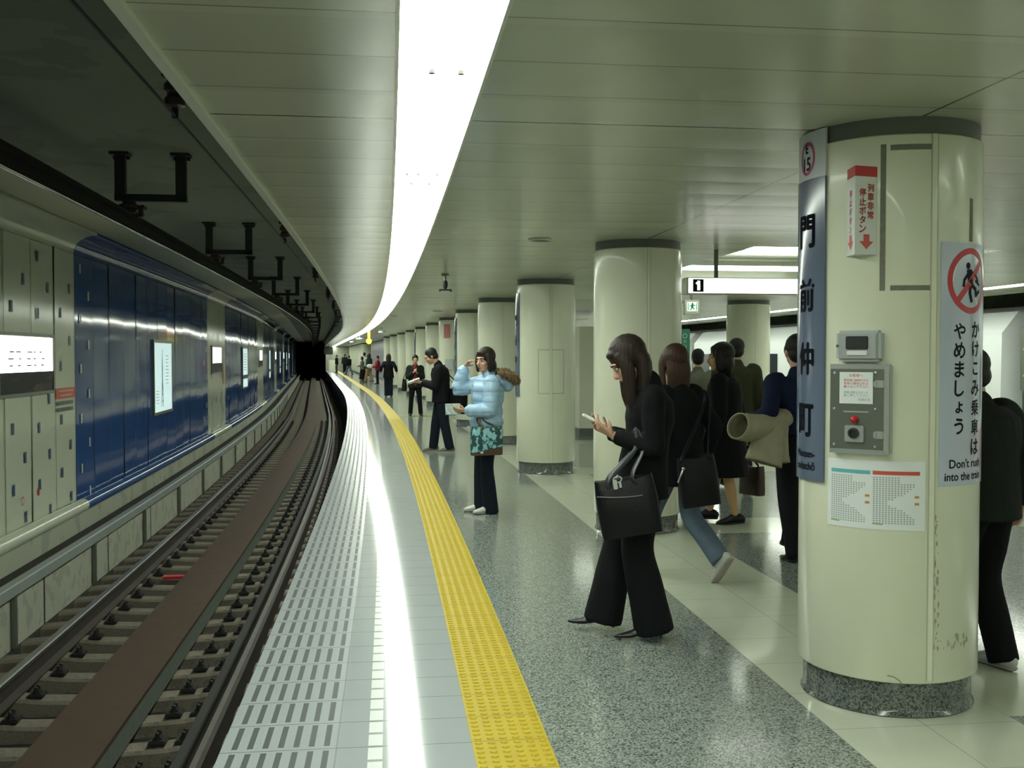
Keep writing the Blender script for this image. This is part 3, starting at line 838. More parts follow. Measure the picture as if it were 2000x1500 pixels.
# ------- things hung on the nearest column.  theta measured from picture columns
C1 = frame(SK[0], NK[0], 0)
_c = C1.translation; _L = math.hypot(_c.x, _c.y)
def th_of(px, r=CR):                               # angle on the column seen in direction (px)
    d = math.atan((px - 1000) / 2000); phi = math.atan2(_c.x, _c.y)
    k = max(-1, min(1, _L * math.sin(d - phi) / r)); a = math.asin(k) - (d - phi)
    lv = C1.to_3x3().inverted() @ Vector((-_c.x, -_c.y, 0)); u0 = math.atan2(lv.y, lv.x)
    return math.degrees(u0) % 360 + math.degrees(a)
def z_of(px, py, r=CR):
    p = C1 @ Vector((r * math.cos(R(th_of(px, r))), r * math.sin(R(th_of(px, r))), 0))
    ct, st = math.cos(math.atan(55 / 2000)), math.sin(math.atan(55 / 2000))
    v = (750 - py) / 2000
    return 1.5 + p.y * (v * ct - st) / (ct + v * st)
def curved(d): return lambda u, v: cylpt(C1, CR + d)(u, v)
def arc(d=0): return (CR + d) * PI / 180
def on_col(name, label, cat, th, z, group=None):
    m = C1.copy(); m.translation = cylpt(C1, CR)(th, z)
    m = m @ Matrix.Rotation(R(th + 90), 4, 'Z')     # local: -y out of the column, x to the right, z up
    return thing(name, label, cat, mx=m, group=group)
def sheet(t, name, mats, th0, th1, z0, z1, d0, d1, nu=12, nv=3, smooth=True):
    mb = MB(); plateshape(mb, lambda u, v, d: cylpt(C1, CR + d)(u, v), th0, th1, z0, z1, d0, d1, nu, nv)
    return mb.build(name, mats, t, auto=40)
# station name sign wrapped on the track side
cz = lambda py: z_of(1600, py)
t = on_col('station_sign', 'tall curved station name sign wrapped on the nearest column', 'sign', 180, cz(940))
thc = th_of(1613) - 18.5
T0, T1 = thc - 18.5, thc + 18.5
sheet(t, 'header_plate', M['name_white'], T0, T1, cz(346), ZC - .006, .002, .012, 14, 2)
sheet(t, 'name_plate', M['name_face'], T0, T1, cz(940), cz(346), .002, .014, 14, 8)
K = 1 / arc(.0)
def tfn(d, t0): return lambda u, v: cylpt(C1, CR + d)(t0 + u * K, v)
mb = MB(); f_ = tfn(.0135, thc - .5)
ring_shape(mb, f_, 0, cz(304), .062, .072, .0135, 1)
put_text(mb, 'E', f_, 0, cz(284), h=.038, mi=0, bold=.002); put_text(mb, '15', f_, 0, cz(315), h=.055, mi=0, bold=.002)
mb.build('number_ring', [M['black'], mat('ring_magenta', (.42, .03, .10), .4)], t)
mb = MB(); f_ = tfn(.0158, thc)
for ch, py in (('門', 449), ('前', 575), ('仲', 700), ('町', 822)): put_text(mb, ch, f_, 0, cz(py), h=.138, wd=.122, bold=.004)
put_text(mb, 'Monzen-', f_, 0, cz(888), wd=.15, bold=.0012); put_text(mb, 'nakachō', f_, 0, cz(912), wd=.15, bold=.0012)
mb.build('lettering', M['navy_ink'], t)
# three-sided stop button sign
za, zb = z_of(1670, 500), z_of(1670, 330)
tl, tm, tr = th_of(1652), th_of(1668), th_of(1710)
t = on_col('stop_button_sign', 'three-sided red topped stop button sign jutting from the nearest column', 'sign', (tl + tr) / 2, za)
pL, pR = cylpt(C1, CR + .002), cylpt(C1, CR + .002)
apex = lambda z: cylpt(C1, CR + .085)(th_of(1667, CR + .085), z)
A0, A1 = pL(tl, 0), pR(tr, 0)
def tri(z): 
    q = apex(0); return [Vector((A0.x, A0.y, z)), Vector((q.x, q.y, z)), Vector((A1.x, A1.y, z))]
def prism(za_, zb_, mb, mi=0, grow=0):
    a, b = tri(za_), tri(zb_)
    mb.add(a + b, [[0, 1, 4, 3], [1, 2, 5, 4], [2, 0, 3, 5], [2, 1, 0], [3, 4, 5]], mi)
zr = z_of(1670, 350)
mb = MB(); prism(za, zr, mb); mb.build('body', M['white'], t)
mb = MB(); prism(zr, zb, mb); mb.build('red_cap', M['red'], t)
q = tri(0); e = (q[2] - q[1]); ew = e.length; e = e.normalized(); nrm = Vector((e.y, -e.x, 0))
rf = lambda u, v: q[1] + e * u + nrm * .0015 + Vector((0, 0, v))
e2 = (q[1] - q[0]); ew2 = e2.length; e2 = e2.normalized(); nrm2 = Vector((e2.y, -e2.x, 0))
lf = lambda u, v: q[0] + e2 * u + nrm2 * .0015 + Vector((0, 0, v))
mb = MB(); hh = zr - za
for i, ch in enumerate('列車非常'): put_text(mb, ch, rf, ew * .70, zr - .045 - i * .037, h=.031, bold=.001)
for i, ch in enumerate('停止ボタン'): put_text(mb, ch, rf, ew * .34, zr - .065 - i * .037, h=.031, bold=.001)
for fn, w_ in ((rf, ew), (lf, ew2)):
    zc = za + .055; c = w_ * .52; s_ = min(.034, w_ * .4)
    mb.add([fn(c + a * s_, zc + b * .034) for a, b in ((0, -1), (1, -.05), (.42, -.05), (.42, .8), (-.42, .8), (-.42, -.05), (-1, -.05))], [[0, 1, 2], [2, 3, 4, 5], [0, 2, 5], [0, 5, 6]])
for i, ch in enumerate('停止ボタン'): put_text(mb, ch, lf, ew2 * .5, zr - .065 - i * .037, h=.028, wd=min(.026, ew2 * .6), bold=.001)
mb.build('lettering', M['red_text'], t)
# flat boxes: local frame with x right, -y out
def boxframe(px0, px1, py0, py1, d=0):
    pc = (px0 + px1) / 2; th = th_of(pc); 
    z0, z1 = z_of(pc, py1, CR + d), z_of(pc, py0, CR + d)
    depth = (C1 @ Vector((CR * math.cos(R(th)), CR * math.sin(R(th)), 0))).y
    return th, z0, z1
th, z0, z1 = boxframe(1640, 1722, 645, 706, .05)
t = on_col('alarm_box', 'small grey box with a dark slot and label, above the steel box', 'alarm box', th, z0)
wd = .182; hh = z1 - z0
mb = MB(); mb.box((0, .03, hh / 2), (wd, .15, hh), bev=.012); mb.build('case', M['grey_box'], t, world=False)
mb = MB()
fz = -.045
o_ = [(-.42, .1), (.42, .1), (.42, .92), (-.42, .92)]; i_ = [(-.28, .42), (.26, .42), (.26, .8), (-.28, .8)]
vs = [(a * wd, fz - .002, b * hh) for a, b in o_] + [(a * wd, fz + .0, b * hh) for a, b in i_]
mb.add([(a * wd, fz - .006, b * hh) for a, b in o_], [[0, 1, 2, 3]])
mb.build('front_plate', M['steel'], t, world=False)
mb = MB(); mb.box((-.0 * wd, fz - .009, .60 * hh), (.5 * wd, .008, .42 * hh), bev=.003); mb.build('slot', M['iron'], t, world=False)
mb = MB(); mb.box((.01 * wd, fz - .010, .27 * hh), (.46 * wd, .006, .15 * hh), bev=.002); mb.build('label_plate', M['white'], t, world=False)
mb = MB(); mb.lathe([(.006, 0), (.006, .008)], Matrix.Translation((-.44 * wd, fz - .002, .5 * hh)) @ Matrix.Rotation(R(90), 4, 'X'), 10); mb.build('screw', M['bolt'], t, world=False)
th, z0, z1 = boxframe(1629, 1737, 711, 887, .04)
t = on_col('emergency_stop_box', 'large stainless steel button box with notice and red lamp on nearest column', 'button box', th, z0)
wd = .243; hh = z1 - z0
mb = MB(); mb.box((0, .04, hh / 2), (wd, .14, hh), bev=.006); mb.build('case', M['steel'], t, world=False)
fz = -.03
mb = MB()                                           # bevelled rim and inner door
o_ = [(-.5, 0), (.5, 0), (.5, 1), (-.5, 1)]; i_ = [(-.47, .055), (.43, .055), (.43, .945), (-.47, .945)]
vs = [(a * wd, fz - .001, b * hh) for a, b in o_] + [(a * wd, fz - .016, b * hh) for a, b in i_]
mb.add(vs, [[i, (i + 1) % 4, 4 + (i + 1) % 4, 4 + i] for i in range(4)]); mb.build('rim', M['steel'], t, world=False)
mb = MB(); mb.box((-.02 * wd, fz - .014, hh / 2), (.9 * wd, .006, .89 * hh)); door = mb.build('door', M['dark_steel'], t, world=False)
yy = fz - .0185
fl_ = lambda u, v: Vector((u * wd, yy, v * hh))
mb = MB(); mb.box((-.03 * wd, fz - .018, .735 * hh), (.56 * wd, .004, .35 * hh)); mb.build('notice', M['paper'], t, world=False)
mb = MB(); f2 = lambda u, v: Vector((u, fz - .021, v))
put_text(mb, 'お客様へ', f2, -.03 * wd, .875 * hh, wd=.055)
for j in range(3): put_text(mb, ['駅係員に御用の方は', '非常の場合以外は', '触らないで下さい'][j], f2, -.03 * wd, (.82 - .035 * j) * hh, wd=.1)
for j in range(2): put_text(mb, ['非常の際はボタンを', '強く押して下さい'][j], f2, -.03 * wd, (.685 - .033 * j) * hh, wd=.1, mi=1)
put_text(mb, '駅務区長', f2, .11 * wd, .605 * hh, wd=.05, mi=1)
mb.build('notice_lines', [M['red_text'], M['grey_ink']], t, world=False)
mb = MB(); mb.box((-.03 * wd, fz - .018, .47 * hh), (.42 * wd, .003, .006)); mb.build('door_line', M['steel'], t, world=False)
ry = Matrix.Rotation(R(90), 4, 'X')
mb = MB(); mb.lathe([(.016, 0), (.016, .012), (.012, .024), (.004, .029)], Matrix.Translation((-.05 * wd, fz - .016, .385 * hh)) @ ry, 16); mb.build('lamp', M['lamp_red'], t, world=False, auto=40)
mb = MB(); mb.box((-.05 * wd, fz - .022, .225 * hh), (.32 * wd, .014, .185 * hh), bev=.003); bp_ = mb.build('button_plate', M['steel'], t, world=False)
mb = MB(); mb.lathe([(.022, 0), (.022, .01), (.014, .011), (.014, .004), (.0, .004)], Matrix.Translation((-.05 * wd, fz - .029, .235 * hh)) @ ry, 20, caps=False); mb.build('button', M['iron'], t, world=False)
for v in (.78, .22):
    mb = MB(); mb.box((.36 * wd, fz - .02, v * hh), (.15 * wd, .012, .085 * hh), bev=.003); mb.box((.30 * wd, fz - .022, v * hh), (.06 * wd, .014, .07 * hh), bev=.003); mb.build('hinge', M['steel'], t, world=False)
for a, v in ((-.40, .90), (.29, .905), (-.40, .5), (.29, .505), (-.40, .1), (.29, .09)):
    mb = MB(); mb.lathe([(.006, 0), (.005, .004), (0, .005)], Matrix.Translation((a * wd, fz - .017, v * hh)) @ ry, 10, caps=False); mb.build('screw', M['steel'], t, world=False)
# paper timetable
ta, tb = th_of(1620), th_of(1809); za, zb = z_of(1715, 1034), z_of(1715, 900)
t = on_col('timetable', 'white paper timetable in two blocks taped to the nearest column', 'timetable', (ta + tb) / 2, za)
sheet(t, 'sheet', M['paper'], ta, tb, za, zb, .0015, .003, 14, 2)
mb = MB(); f_ = curved(.0036); span = tb - ta; H_ = zb - za
fu = lambda u, v: f_(ta + span * u, za + H_ * v)
rnd = random.Random(5)
for (a, b, mi) in ((.045, .465, 0), (.49, .945, 1)):
    mb.add([fu(a + (b - a) * i / 6, v) for i in range(7) for v in (.80, .855)], [[2 * i, 2 * i + 2, 2 * i + 3, 2 * i + 1] for i in range(6)], mi)
    rows = 22
    for j in range(rows):
        v = .75 - .66 * j / (rows - 1)
        ln = .3 + .7 * abs(math.sin(1.3 + j * .16)) * (1 if j > 2 else .5)
        nn = max(3, int(15 * min(1, ln)))
        for i in range(nn):
            u = a + (b - a) * (i + .15) / 15.5
            mi_ = 3 if rnd.random() < .07 else 2
            mb.add([fu(u, v), fu(u + (b - a) * .036, v), fu(u + (b - a) * .036, v + .018), fu(u, v + .018)], [[0, 1, 2, 3]], mi_)
    for v in (.47, .37): mb.add([fu(b - .05, v), fu(b - .005, v), fu(b - .005, v + .035), fu(b - .05, v + .035)], [[0, 1, 2, 3]], 4)
    mb.add([fu(a, .075), fu(a + .1, .07), fu(a + .1, .09), fu(a, .095)], [[0, 1, 2, 3]], 3)
mb.build('printed_table', [M['teal'], mat('table_red', (.55, .08, .05), .5), M['grey_ink'], M['green_ink'], M['orange']], t)
# no-rushing poster
ta, tb = th_of(1835), th_of(1918) + 6; za, zb = z_of(1880, 948), z_of(1880, 474)
t = on_col('warning_poster', 'tall pale poster with a crossed-out running figure on the nearest column', 'poster', (ta + tb) / 2, za)
sheet(t, 'sheet', M['poster'], ta, tb, za, zb, .001, .004, 14, 4)
tc = th_of(1847) + .136 * K; f_ = tfn(.0046, tc); fb = tfn(.0052, tc); ft = tfn(.0049, tc)
zp = lambda py: z_of(1880, py)
W_ = (tb - ta) * arc(); zc = zp(548)
mb = MB(); disc_shape(mb, f_, 0, zc, .118, .118); mb.build('disc', M['white'], t)
mb = MB(); k_ = .118
body = lambda pts, w_: stroke(mb, ft, [(a * k_, zc + b * k_) for a, b in pts], w_ * k_)
disc_shape(mb, ft, -.17 * k_, zc + .52 * k_, .12 * k_, .12 * k_)
body([(-.10, .34), (-.05, .0), (.02, -.12)], .30)
body([(-.12, .30), (-.38, .02), (-.42, -.2)], .12); body([(.0, .32), (.32, .22), (.5, .0)], .12)
body([(.0, -.12), (.32, -.28), (.36, -.52)], .16); body([(.34, -.5), (.6, -.34)], .14)
body([(-.02, -.1), (-.06, -.42), (.06, -.72)], .16); body([(.3, .02), (.62, -.12)], .1)
mb.build('running_figure', M['black'], t)
mb = MB(); ring_shape(mb, fb, 0, zc, .136, .136, .025); stroke(mb, fb, [(-.084, zc - .084), (.084, zc + .084)], .026); mb.build('red_ring', M['red'], t)
mb = MB(); f3 = tfn(.0047, tc)
ck, cy = (th_of(1903) - tc) / K, (th_of(1872.5) - tc) / K
for i, ch in enumerate('かけこみ乗車は'): put_text(mb, ch, f3, ck, zp(643) - i * .0815, h=.064 if ch != 'こ' else .05, bold=.002)
for i, ch in enumerate('やめましょう'): put_text(mb, ch, f3, cy, zp(647) - i * .0785, h=.064 if ch != 'ょ' else .045, bold=.002)
e0, e1, e2 = [(th_of(q) - tc) / K for q in (1855, 1846, 1912)]
put_text(mb, "Don't rush", f3, (e0 + e2) / 2, zp(905), h=.036, wd=e2 - e0, bold=.001); put_text(mb, 'into the train', f3, (e1 + e2) / 2, zp(930), h=.033, wd=e2 - e1, bold=.001)
mb.build('lettering', M['black'], t)
# grimy tape outlines, rust and scuffs left on the paint (children of the column itself)
def mark(name, m, px0, px1, py0, py1, d=.0012):
    mb = MB(); grid(mb, curved(d), th_of(px0), th_of(px1), z_of((px0 + px1) / 2, py1), z_of((px0 + px1) / 2, py0), 5, 2)
    return mb.build(name, m, col0, smooth=True)
for b in ((1716, 1727, 282, 568), (1735, 1826, 281, 292), (1737, 1823, 557, 567), (1890, 1896, 388, 472)): mark('tape_residue', M['tape'], *b)
rust = mat('rust_stain', (.36, .33, .24), .5, noise=.35, nscale=60)
def blotches(px0, px1, py0, py1, count, rmax, seed):
    rnd = random.Random(seed); mb = MB(); f_ = tfn(.0009, th_of((px0 + px1) / 2))
    for i in range(count):
        px, py = rnd.uniform(px0, px1), py0 + (py1 - py0) * (i + rnd.random()) / count
        u0 = (th_of(px) - th_of((px0 + px1) / 2)) / K; v0 = z_of(px, py); r = rmax * rnd.uniform(.25, 1); k_ = 11
        ph = [rnd.uniform(.5, 1.2) for _ in range(k_)]
        mb.add([f_(u0 + .55 * r * ph[q] * math.cos(2 * PI * q / k_), v0 + 1.3 * r * ph[q] * math.sin(2 * PI * q / k_)) for q in range(k_)], [list(range(k_))])
    tag(mb.build('rust_stain', rust, col0), kind='stuff')
blotches(1829, 1838, 1005, 1280, 34, .013, 1); blotches(1866, 1896, 1236, 1262, 12, .014, 2); blotches(1834, 1870, 1250, 1268, 6, .008, 3)
mb = MB(); f_ = tfn(.0012, th_of(1757)); zs = z_of(1757, 1329)
stroke(mb, f_, [(-.035, zs + .018), (-.01, zs + .014), (.012, zs), (.022, zs - .014)], .004); mb.build('scratch', M['tape'], col0)

# ------- signs on the farther columns
def col_sign(k, th0, th1, z0, z1, d, m, name, label, cat, extra=None):
    c = frame(SK[k], NK[k], 0)
    mm = c.copy(); mm.translation = cylpt(c, CR)((th0 + th1) / 2, z0)
    t = thing(name, label, cat, mx=mm)
    mb = MB(); plateshape(mb, lambda u, v, dd: cylpt(c, CR + dd)(u, v), th0, th1, z0, z1, .002, d, 10, 4)
    mb.build('panel', m, t, auto=40)
    if extra:
        mb = MB(); extra(mb, lambda u, v: cylpt(c, CR + d + .002)(u, v)); mb.build('lettering', M['navy_ink'], t)
    return t
nl = ['second', 'third', 'fourth', 'fifth', 'sixth', 'seventh', 'eighth']
def names(mb, f_):
    for i, ch in enumerate('門前仲町'): put_text(mb, ch, lambda u, v: f_(180 + u * K, v), 0, 1.95 - .25 * i, h=.13, wd=.12, bold=.004)
for k in (2, 4, 7):
    lb = {2: 'dark upright name sign on the left edge of the third column', 4: 'dark upright name sign on the left edge of the fifth column', 7: 'dark upright name sign on the left edge of the eighth column'}[k]
    t = col_sign(k, 161.5, 198.5, .98, 2.3, .016, M['name_face'], 'station_sign', lb, 'sign', names)
col_sign(5, 225, 250, 1.95, 2.3, .02, mat('small_red_sign', (.50, .16, .15), .4), 'stop_button_sign', 'small red and white sign high on the sixth column', 'sign')
col_sign(5, 272, 310, 1.66, 1.88, .006, mat('pinkish_poster', (.42, .22, .22), .5), 'poster', 'pink headed poster on the sixth column beside red sign', 'poster')
col_sign(5, 272, 300, 1.42, 1.65, .006, photo_m, 'poster', 'dark photo poster under the pink one on the sixth column', 'poster')
col_sign(5, 235, 262, 1.15, 1.42, .07, M['grey_box'], 'alarm_box', 'small grey box on the sixth column behind the reading man', 'alarm box')
# faint pasted square on the third column
c3 = frame(SK[2], NK[2], 0); mb = MB(); f_ = lambda u, v: cylpt(c3, CR + .003)(u, v)
for pts in ([(245, 1.02), (297, 1.02)], [(245, 1.57), (297, 1.57)]): grid(mb, f_, pts[0][0], pts[1][0], pts[0][1], pts[0][1] + .012, 8, 1)
for u in (245, 296): grid(mb, f_, u, u + 1.5, 1.02, 1.57, 1, 2)
mb.build('paste_outline', M['seam'], COLS[2])

# ================================================================== THINGS UNDER THE CEILING AND ACROSS THE PLATFORM
def hang_frame(s_, n, z): return frame(s_, n, z)
mx = frame(9.05, 3.35, 2.065)
t = thing('hanging_sign', 'long white lit sign numbered 1 hanging behind the second column', 'sign', mx=mx)
sg = emit('sign_glow', (.98, 1.0, .92), 2.2)
MB().box((1.0, 0, .075), (2.0, .16, .15), bev=.006).build('case', M['trim_white'], t, world=False)
MB().box((1.0, -.0795, .075), (1.97, .006, .135)).build('lit_face', sg, t, world=False)
MB().box((.105, -.085, .075), (.10, .004, .115)).build('number_plate', M['black'], t, world=False)
mb = MB(); f_ = lambda u, v: Vector((u, -.0885, v)); stroke(mb, f_, [(.108, .037), (.108, .113)], .026); stroke(mb, f_, [(.086, .092), (.106, .110)], .016); mb.build('number', sg, t, world=False)
for x in (.3, 1.7): MB().box((x, 0, .28), (.03, .03, .26)).build('hanger', M['dark_steel'], t, world=False)

mx = frame(12.6, 4.44, 2.02)
t = thing('exit_sign', 'small green and white lit exit sign beside the second column', 'sign', mx=mx)
MB().box((.1, 0, .1), (.2, .06, .19), bev=.006).build('case', M['trim_white'], t, world=False)
mb = MB(); f_ = lambda u, v: Vector((u, -.034, v))
mb.add([f_(.03, .05), f_(.17, .05), f_(.17, .165), f_(.03, .165)], [[0, 1, 2, 3]]); mb.build('lit_face', emit('exit_pale', (.70, .9, .74), 1.0), t, world=False)
mb = MB(); f_ = lambda u, v: Vector((u, -.037, v))
disc_shape(mb, f_, .10, .148, .011, .011); stroke(mb, f_, [(.10, .135), (.098, .10)], .03); stroke(mb, f_, [(.10, .10), (.075, .065)], .014); stroke(mb, f_, [(.10, .10), (.125, .075)], .014); stroke(mb, f_, [(.10, .13), (.065, .11)], .011); stroke(mb, f_, [(.10, .13), (.14, .12)], .011)
stroke(mb, f_, [(.155, .06), (.155, .155)], .01); stroke(mb, f_, [(.045, .06), (.045, .155)], .01)
mb.build('running_figure', mat('exit_green', (.03, .30, .16), .5), t, world=False)
MB().box((.1, 0, .33), (.02, .02, .28)).build('hanger', M['dark_steel'], t, world=False)
mx = frame(12.9, 4.48, 0)
t = thing('direction_board', 'narrow green board with white print standing behind the brown haired woman', 'sign', mx=mx)
MB().box((.06, 0, 1.2), (.13, .08, 1.3), bev=.006).build('panel', mat('board_green', (.04, .28, .17), .4), t, world=False)
mb = MB(); f_ = lambda u, v: Vector((u, -.043, v))
ring_shape(mb, f_, .055, 1.76, .032, .032, .008)
for j, v in enumerate((1.69, 1.62, 1.55)): put_text(mb, '出口A'[j], f_, .055, v, h=.045)
mb.build('lettering', M['white'], t, world=False)
MB().box((.06, 0, .28), (.04, .04, .56)).build('post', M['dark_steel'], t, world=False)
MB().box((.06, 0, .012), (.3, .3, .024), bev=.005).build('foot', M['dark_steel'], t, world=False)

# cream stair enclosure in the middle of the platform
def enclosure(sa, sb, na, nb, zt, m, label, panel, dark_top=False):
    t = thing('stair_enclosure', label, 'enclosure', P3((sa + sb) / 2, (na + nb) / 2, 0))
    sv = ss(sa, sb, .75)
    mb = MB(); mb.sweep([(na, .14), (na, zt), (nb, zt), (nb, .14)], sv, closed=True, caps=True); mb.build('wall_panel', m, t)
    mb = MB(); mb.sweep([(na - .005, 0), (na - .005, .14), (nb + .005, .14), (nb + .005, 0)], [sa - .005] + sv[1:-1] + [sb + .005], closed=True, caps=True); mb.build('skirting', M['collar'], t)
    mb = MB(); q = sa + panel
    while q < sb:
        mb.add([P3(q + d, na - .004, z) for d, z in ((-.008, .15), (.008, .15), (.008, zt - .02), (-.008, zt - .02))], [[0, 1, 2, 3]]); q += panel
    q = na + panel
    while q < nb: mb.add([P3(sa - .004, q + d, z) for d, z in ((-.008, .15), (.008, .15), (.008, zt - .02), (-.008, zt - .02))], [[0, 1, 2, 3]]); q += panel
    mb.build('panel_joint', M['seam'], t)
    return t
enclosure(18.7, 25.5, 4.36, 6.1, 2.05, M['column'], 'cream panelled stair enclosure between the second and third columns', .9)
enclosure(57.0, 76.0, 2.95, 6.6, 2.44, mat('violet_panel', (.30, .29, .32), .35), 'grey-violet panelled partition far along the platform behind the crowd', 1.1)
t = thing('end_fence', 'small cream gate box at the far end of the platform', 'fence', P3(97, .55, 0))
MB().box((0, 0, .55), (.75, .3, 1.1), bev=.02, mx=frame(97, .55, 0)).build('panel', M['column'], t)
for dx in (-.3, .3): MB().box((dx, 0, .03), (.06, .32, .06), mx=frame(97, .55, 0)).build('foot', M['dark_steel'], t)
mx = frame(96, .15, 1.62)
t = thing('signal_box', 'black box hanging at the far end of the platform beside the tunnel', 'signal', mx=mx)
MB().box((0, 0, .35), (.8, .4, .7), bev=.02).build('case', M['iron'], t, world=False)
MB().box((0, 0, .79), (.05, .05, .2)).build('hanger', M['iron'], t, world=False)

# small fittings on the platform ceiling
def downlight(s_, n, r, label):
    t = thing('ceiling_speaker', label, 'ceiling fitting', mx=frame(s_, n, ZC), group='round fittings in the platform ceiling')
    mb = MB(); mb.lathe([(r, -.001), (r, -.012), (r * .82, -.018), (r * .8, -.006)], None, 32, caps=False); mb.build('rim', M['trim_white'], t, world=False, auto=40)
    mb = MB(); mb.lathe([(.001, -.004), (r * .81, -.004)], None, 32, caps=False); mb.build('grille', M['dark_gap'], t, world=False)
downlight(8.4, 1.91, .10, 'round dark recessed fitting in the ceiling before the second column')
downlight(22.1, 1.96, .11, 'small round recessed fitting in the ceiling before the fifth column')
downlight(25.0, 1.1, .10, 'tiny round recessed fitting in the ceiling beside the light strip')
def pendant(s_, n, drop, r, m, label):
    t = thing('camera_dome', label, 'camera', mx=frame(s_, n, ZC), group='small hanging fittings along the platform')
    mb = MB(); mb.lathe([(.045, 0), (.045, -.02), (.015, -.03), (.015, -drop)], None, 14); mb.build('stem', M['dark_steel'], t, world=False, auto=40)
    mb = MB(); mb.lathe([(.02, -drop + .02), (r, -drop), (r, -drop - .04), (r * .7, -drop - .07), (.01, -drop - .08)], None, 18); mb.build('dome', m, t, world=False, auto=50)
    return t
pendant(12.14, 1.36, .10, .03, M['iron'], 'small dark pendant fitting hanging from the ceiling before the third column')
mb = MB(); mb.box((0, 0, -.19), (.15, .03, .02)); mb.box((-.065, 0, -.197), (.02, .06, .03)); mb.box((.065, 0, -.197), (.02, .06, .03))
o = mb.build('lamp_pair', M['iron'], bpy.data.objects['camera_dome'], world=False)
pendant(35.7, 1.25, .12, .12, M['white'], 'white round pendant with a dark eye, far along the ceiling')
pendant(49, .98, .14, .19, M['white'], 'large pale dome hanging far along beside the light strip')
pendant(62, 1.1, .12, .15, M['white'], 'tiny far white pendant beyond the yellow lamp')
t = thing('warning_lamp', 'glowing yellow disc under an orange strip hanging far along the platform', 'lamp', mx=frame(39.5, .95, ZC))
MB().box((0, 0, -.15), (.10, .05, .30)).build('orange_strip', emit('orange_glow', (.9, .35, .05), .9), t, world=False)
mb = MB(); mb.lathe([(.09, -.03), (.11, 0), (.09, .03)], Matrix.Translation((0, 0, -.42)) @ Matrix.Rotation(R(90), 4, 'X'), 20); mb.build('yellow_disc', emit('yellow_glow', (.95, .75, .05), 1.1), t, world=False)
MB().box((0, 0, -.31), (.03, .03, .04)).build('link', M['dark_steel'], t, world=False)

# ================================================================== THE TRAIN AT THE FAR SIDE
body_m = mat('train_white', (.66, .69, .69), .3); roof_m = mat('train_roof', (.40, .41, .40), .5); glass_m = mat('train_glass', (.02, .025, .025), .08); stripe_m = mat('train_red', (.45, .03, .06), .35)
gasket = mat('door_gasket', (.09, .10, .10), .6)
def train_car(sa, sb, label):
    t = thing('train_car', label, 'train', P3((sa + sb) / 2, 11.45, -.97), group='cars of the white train')
    sv = ss(sa, sb, 1.5); a, b = 10.24, 12.66
    mb = MB(); mb.sweep([(a + .05, -.55), (a, -.05), (a + .02, 1.86), (a + .30, 2.2), (b - .30, 2.2), (b - .02, 1.86), (b, -.05), (b - .05, -.55)], sv, closed=True, caps=True); mb.build('body', body_m, t)
    mb = MB(); mb.sweep([(a + .28, 2.18), (a + .7, 2.30), (b - .7, 2.30), (b - .28, 2.18)], sv, closed=True, caps=True); mb.build('roof', roof_m, t)
    mb = MB(); mb.sweep([(a - .004, .17), (a - .004, .60), (a + .01, .60), (a + .01, .17)], sv, closed=True, caps=True); mb.build('stripe', stripe_m, t)
    mb = MB(); mb.sweep([(a - .005, .36), (a - .005, .43), (a + .01, .43), (a + .01, .36)], sv, closed=True, caps=True); mb.build('pale_line', body_m, t)
    mb = MB(); mb.sweep([(a + .25, -1.02), (a + .25, -.55), (b - .25, -.55), (b - .25, -1.02)], [sa + 1.5, sa + 4], closed=True, caps=True); mb.build('bogie', M['iron'], t)
    mb = MB(); mb.sweep([(a + .25, -1.02), (a + .25, -.55), (b - .25, -.55), (b - .25, -1.02)], [sb - 4, sb - 1.5], closed=True, caps=True); mb.build('bogie', M['iron'], t)
    L = sb - sa
    for q in (.17, .5, .83):
        c = sa + L * q
        for d0, d1 in ((-.68, -.02), (.02, .68)):
            mb = MB(); mb.sweep([(a - .008, .02), (a - .008, 1.80), (a + .012, 1.80), (a + .012, .02)], [c + d0, c + d1], closed=True, caps=True); d_ = mb.build('door', body_m, t)
            mb = MB(); mb.sweep([(a - .014, .8), (a - .014, 1.6), (a, 1.6), (a, .8)], [c + d0 + .17, c + d1 - .17], closed=True, caps=True); mb.build('door_window', glass_m, d_)
        mb = MB(); mb.sweep([(a - .01, .03), (a - .01, 1.78), (a, 1.78), (a, .03)], [c - .02, c + .02], closed=True, caps=True); mb.build('door_gasket', gasket, t)
    for q0, q1 in ((.26, .41), (.59, .74), (.03, .09), (.91, .97)):
        mb = MB(); mb.sweep([(a - .004, .82), (a - .004, 1.55), (a + .01, 1.55), (a + .01, .82)], [sa + L * q0, sa + L * q1], closed=True, caps=True); mb.build('window', glass_m if q1 - q0 > .1 else gasket, t)
    return t
train_car(-.9, 14.1, 'white train car nearest, its end seen right of the nearest column')
train_car(14.75, 29.3, 'white train car behind the walking group, with dark door windows')
train_car(29.95, 45, 'white train car farther along, past the green board')
def gangway(sa, sb, label):
    t = thing('gangway_bellows', label, 'gangway', P3((sa + sb) / 2, 11.45, -.4), group='bellows between the train cars')
    mb = MB(); k = 7
    for i in range(k):
        a = sa + (sb - sa) * i / k; b = sa + (sb - sa) * (i + 1) / k; o_ = .04 if i % 2 else 0
        mb.sweep([(10.62 + o_, -.4), (10.62 + o_, 1.95), (12.3 - o_, 1.95), (12.3 - o_, -.4)], [a, b], closed=True, caps=True)
    mb.build('bellows', M['dark_steel'], t)
    fr = frame(sa + .12, 10.32, 0)
    MB().box((0, 0, 1.45), (.06, .26, .95), bev=.01, mx=fr).build('end_guard', M['dark_steel'], t)
    for z in (1.6, 1.2):
        mb = MB(); mb.lathe([(.02, 0), (.015, .012)], fr @ Matrix.Translation((-.03, .02, z)) @ Matrix.Rotation(R(-90), 4, 'Y'), 10); mb.build('bolt', M['steel'], t)
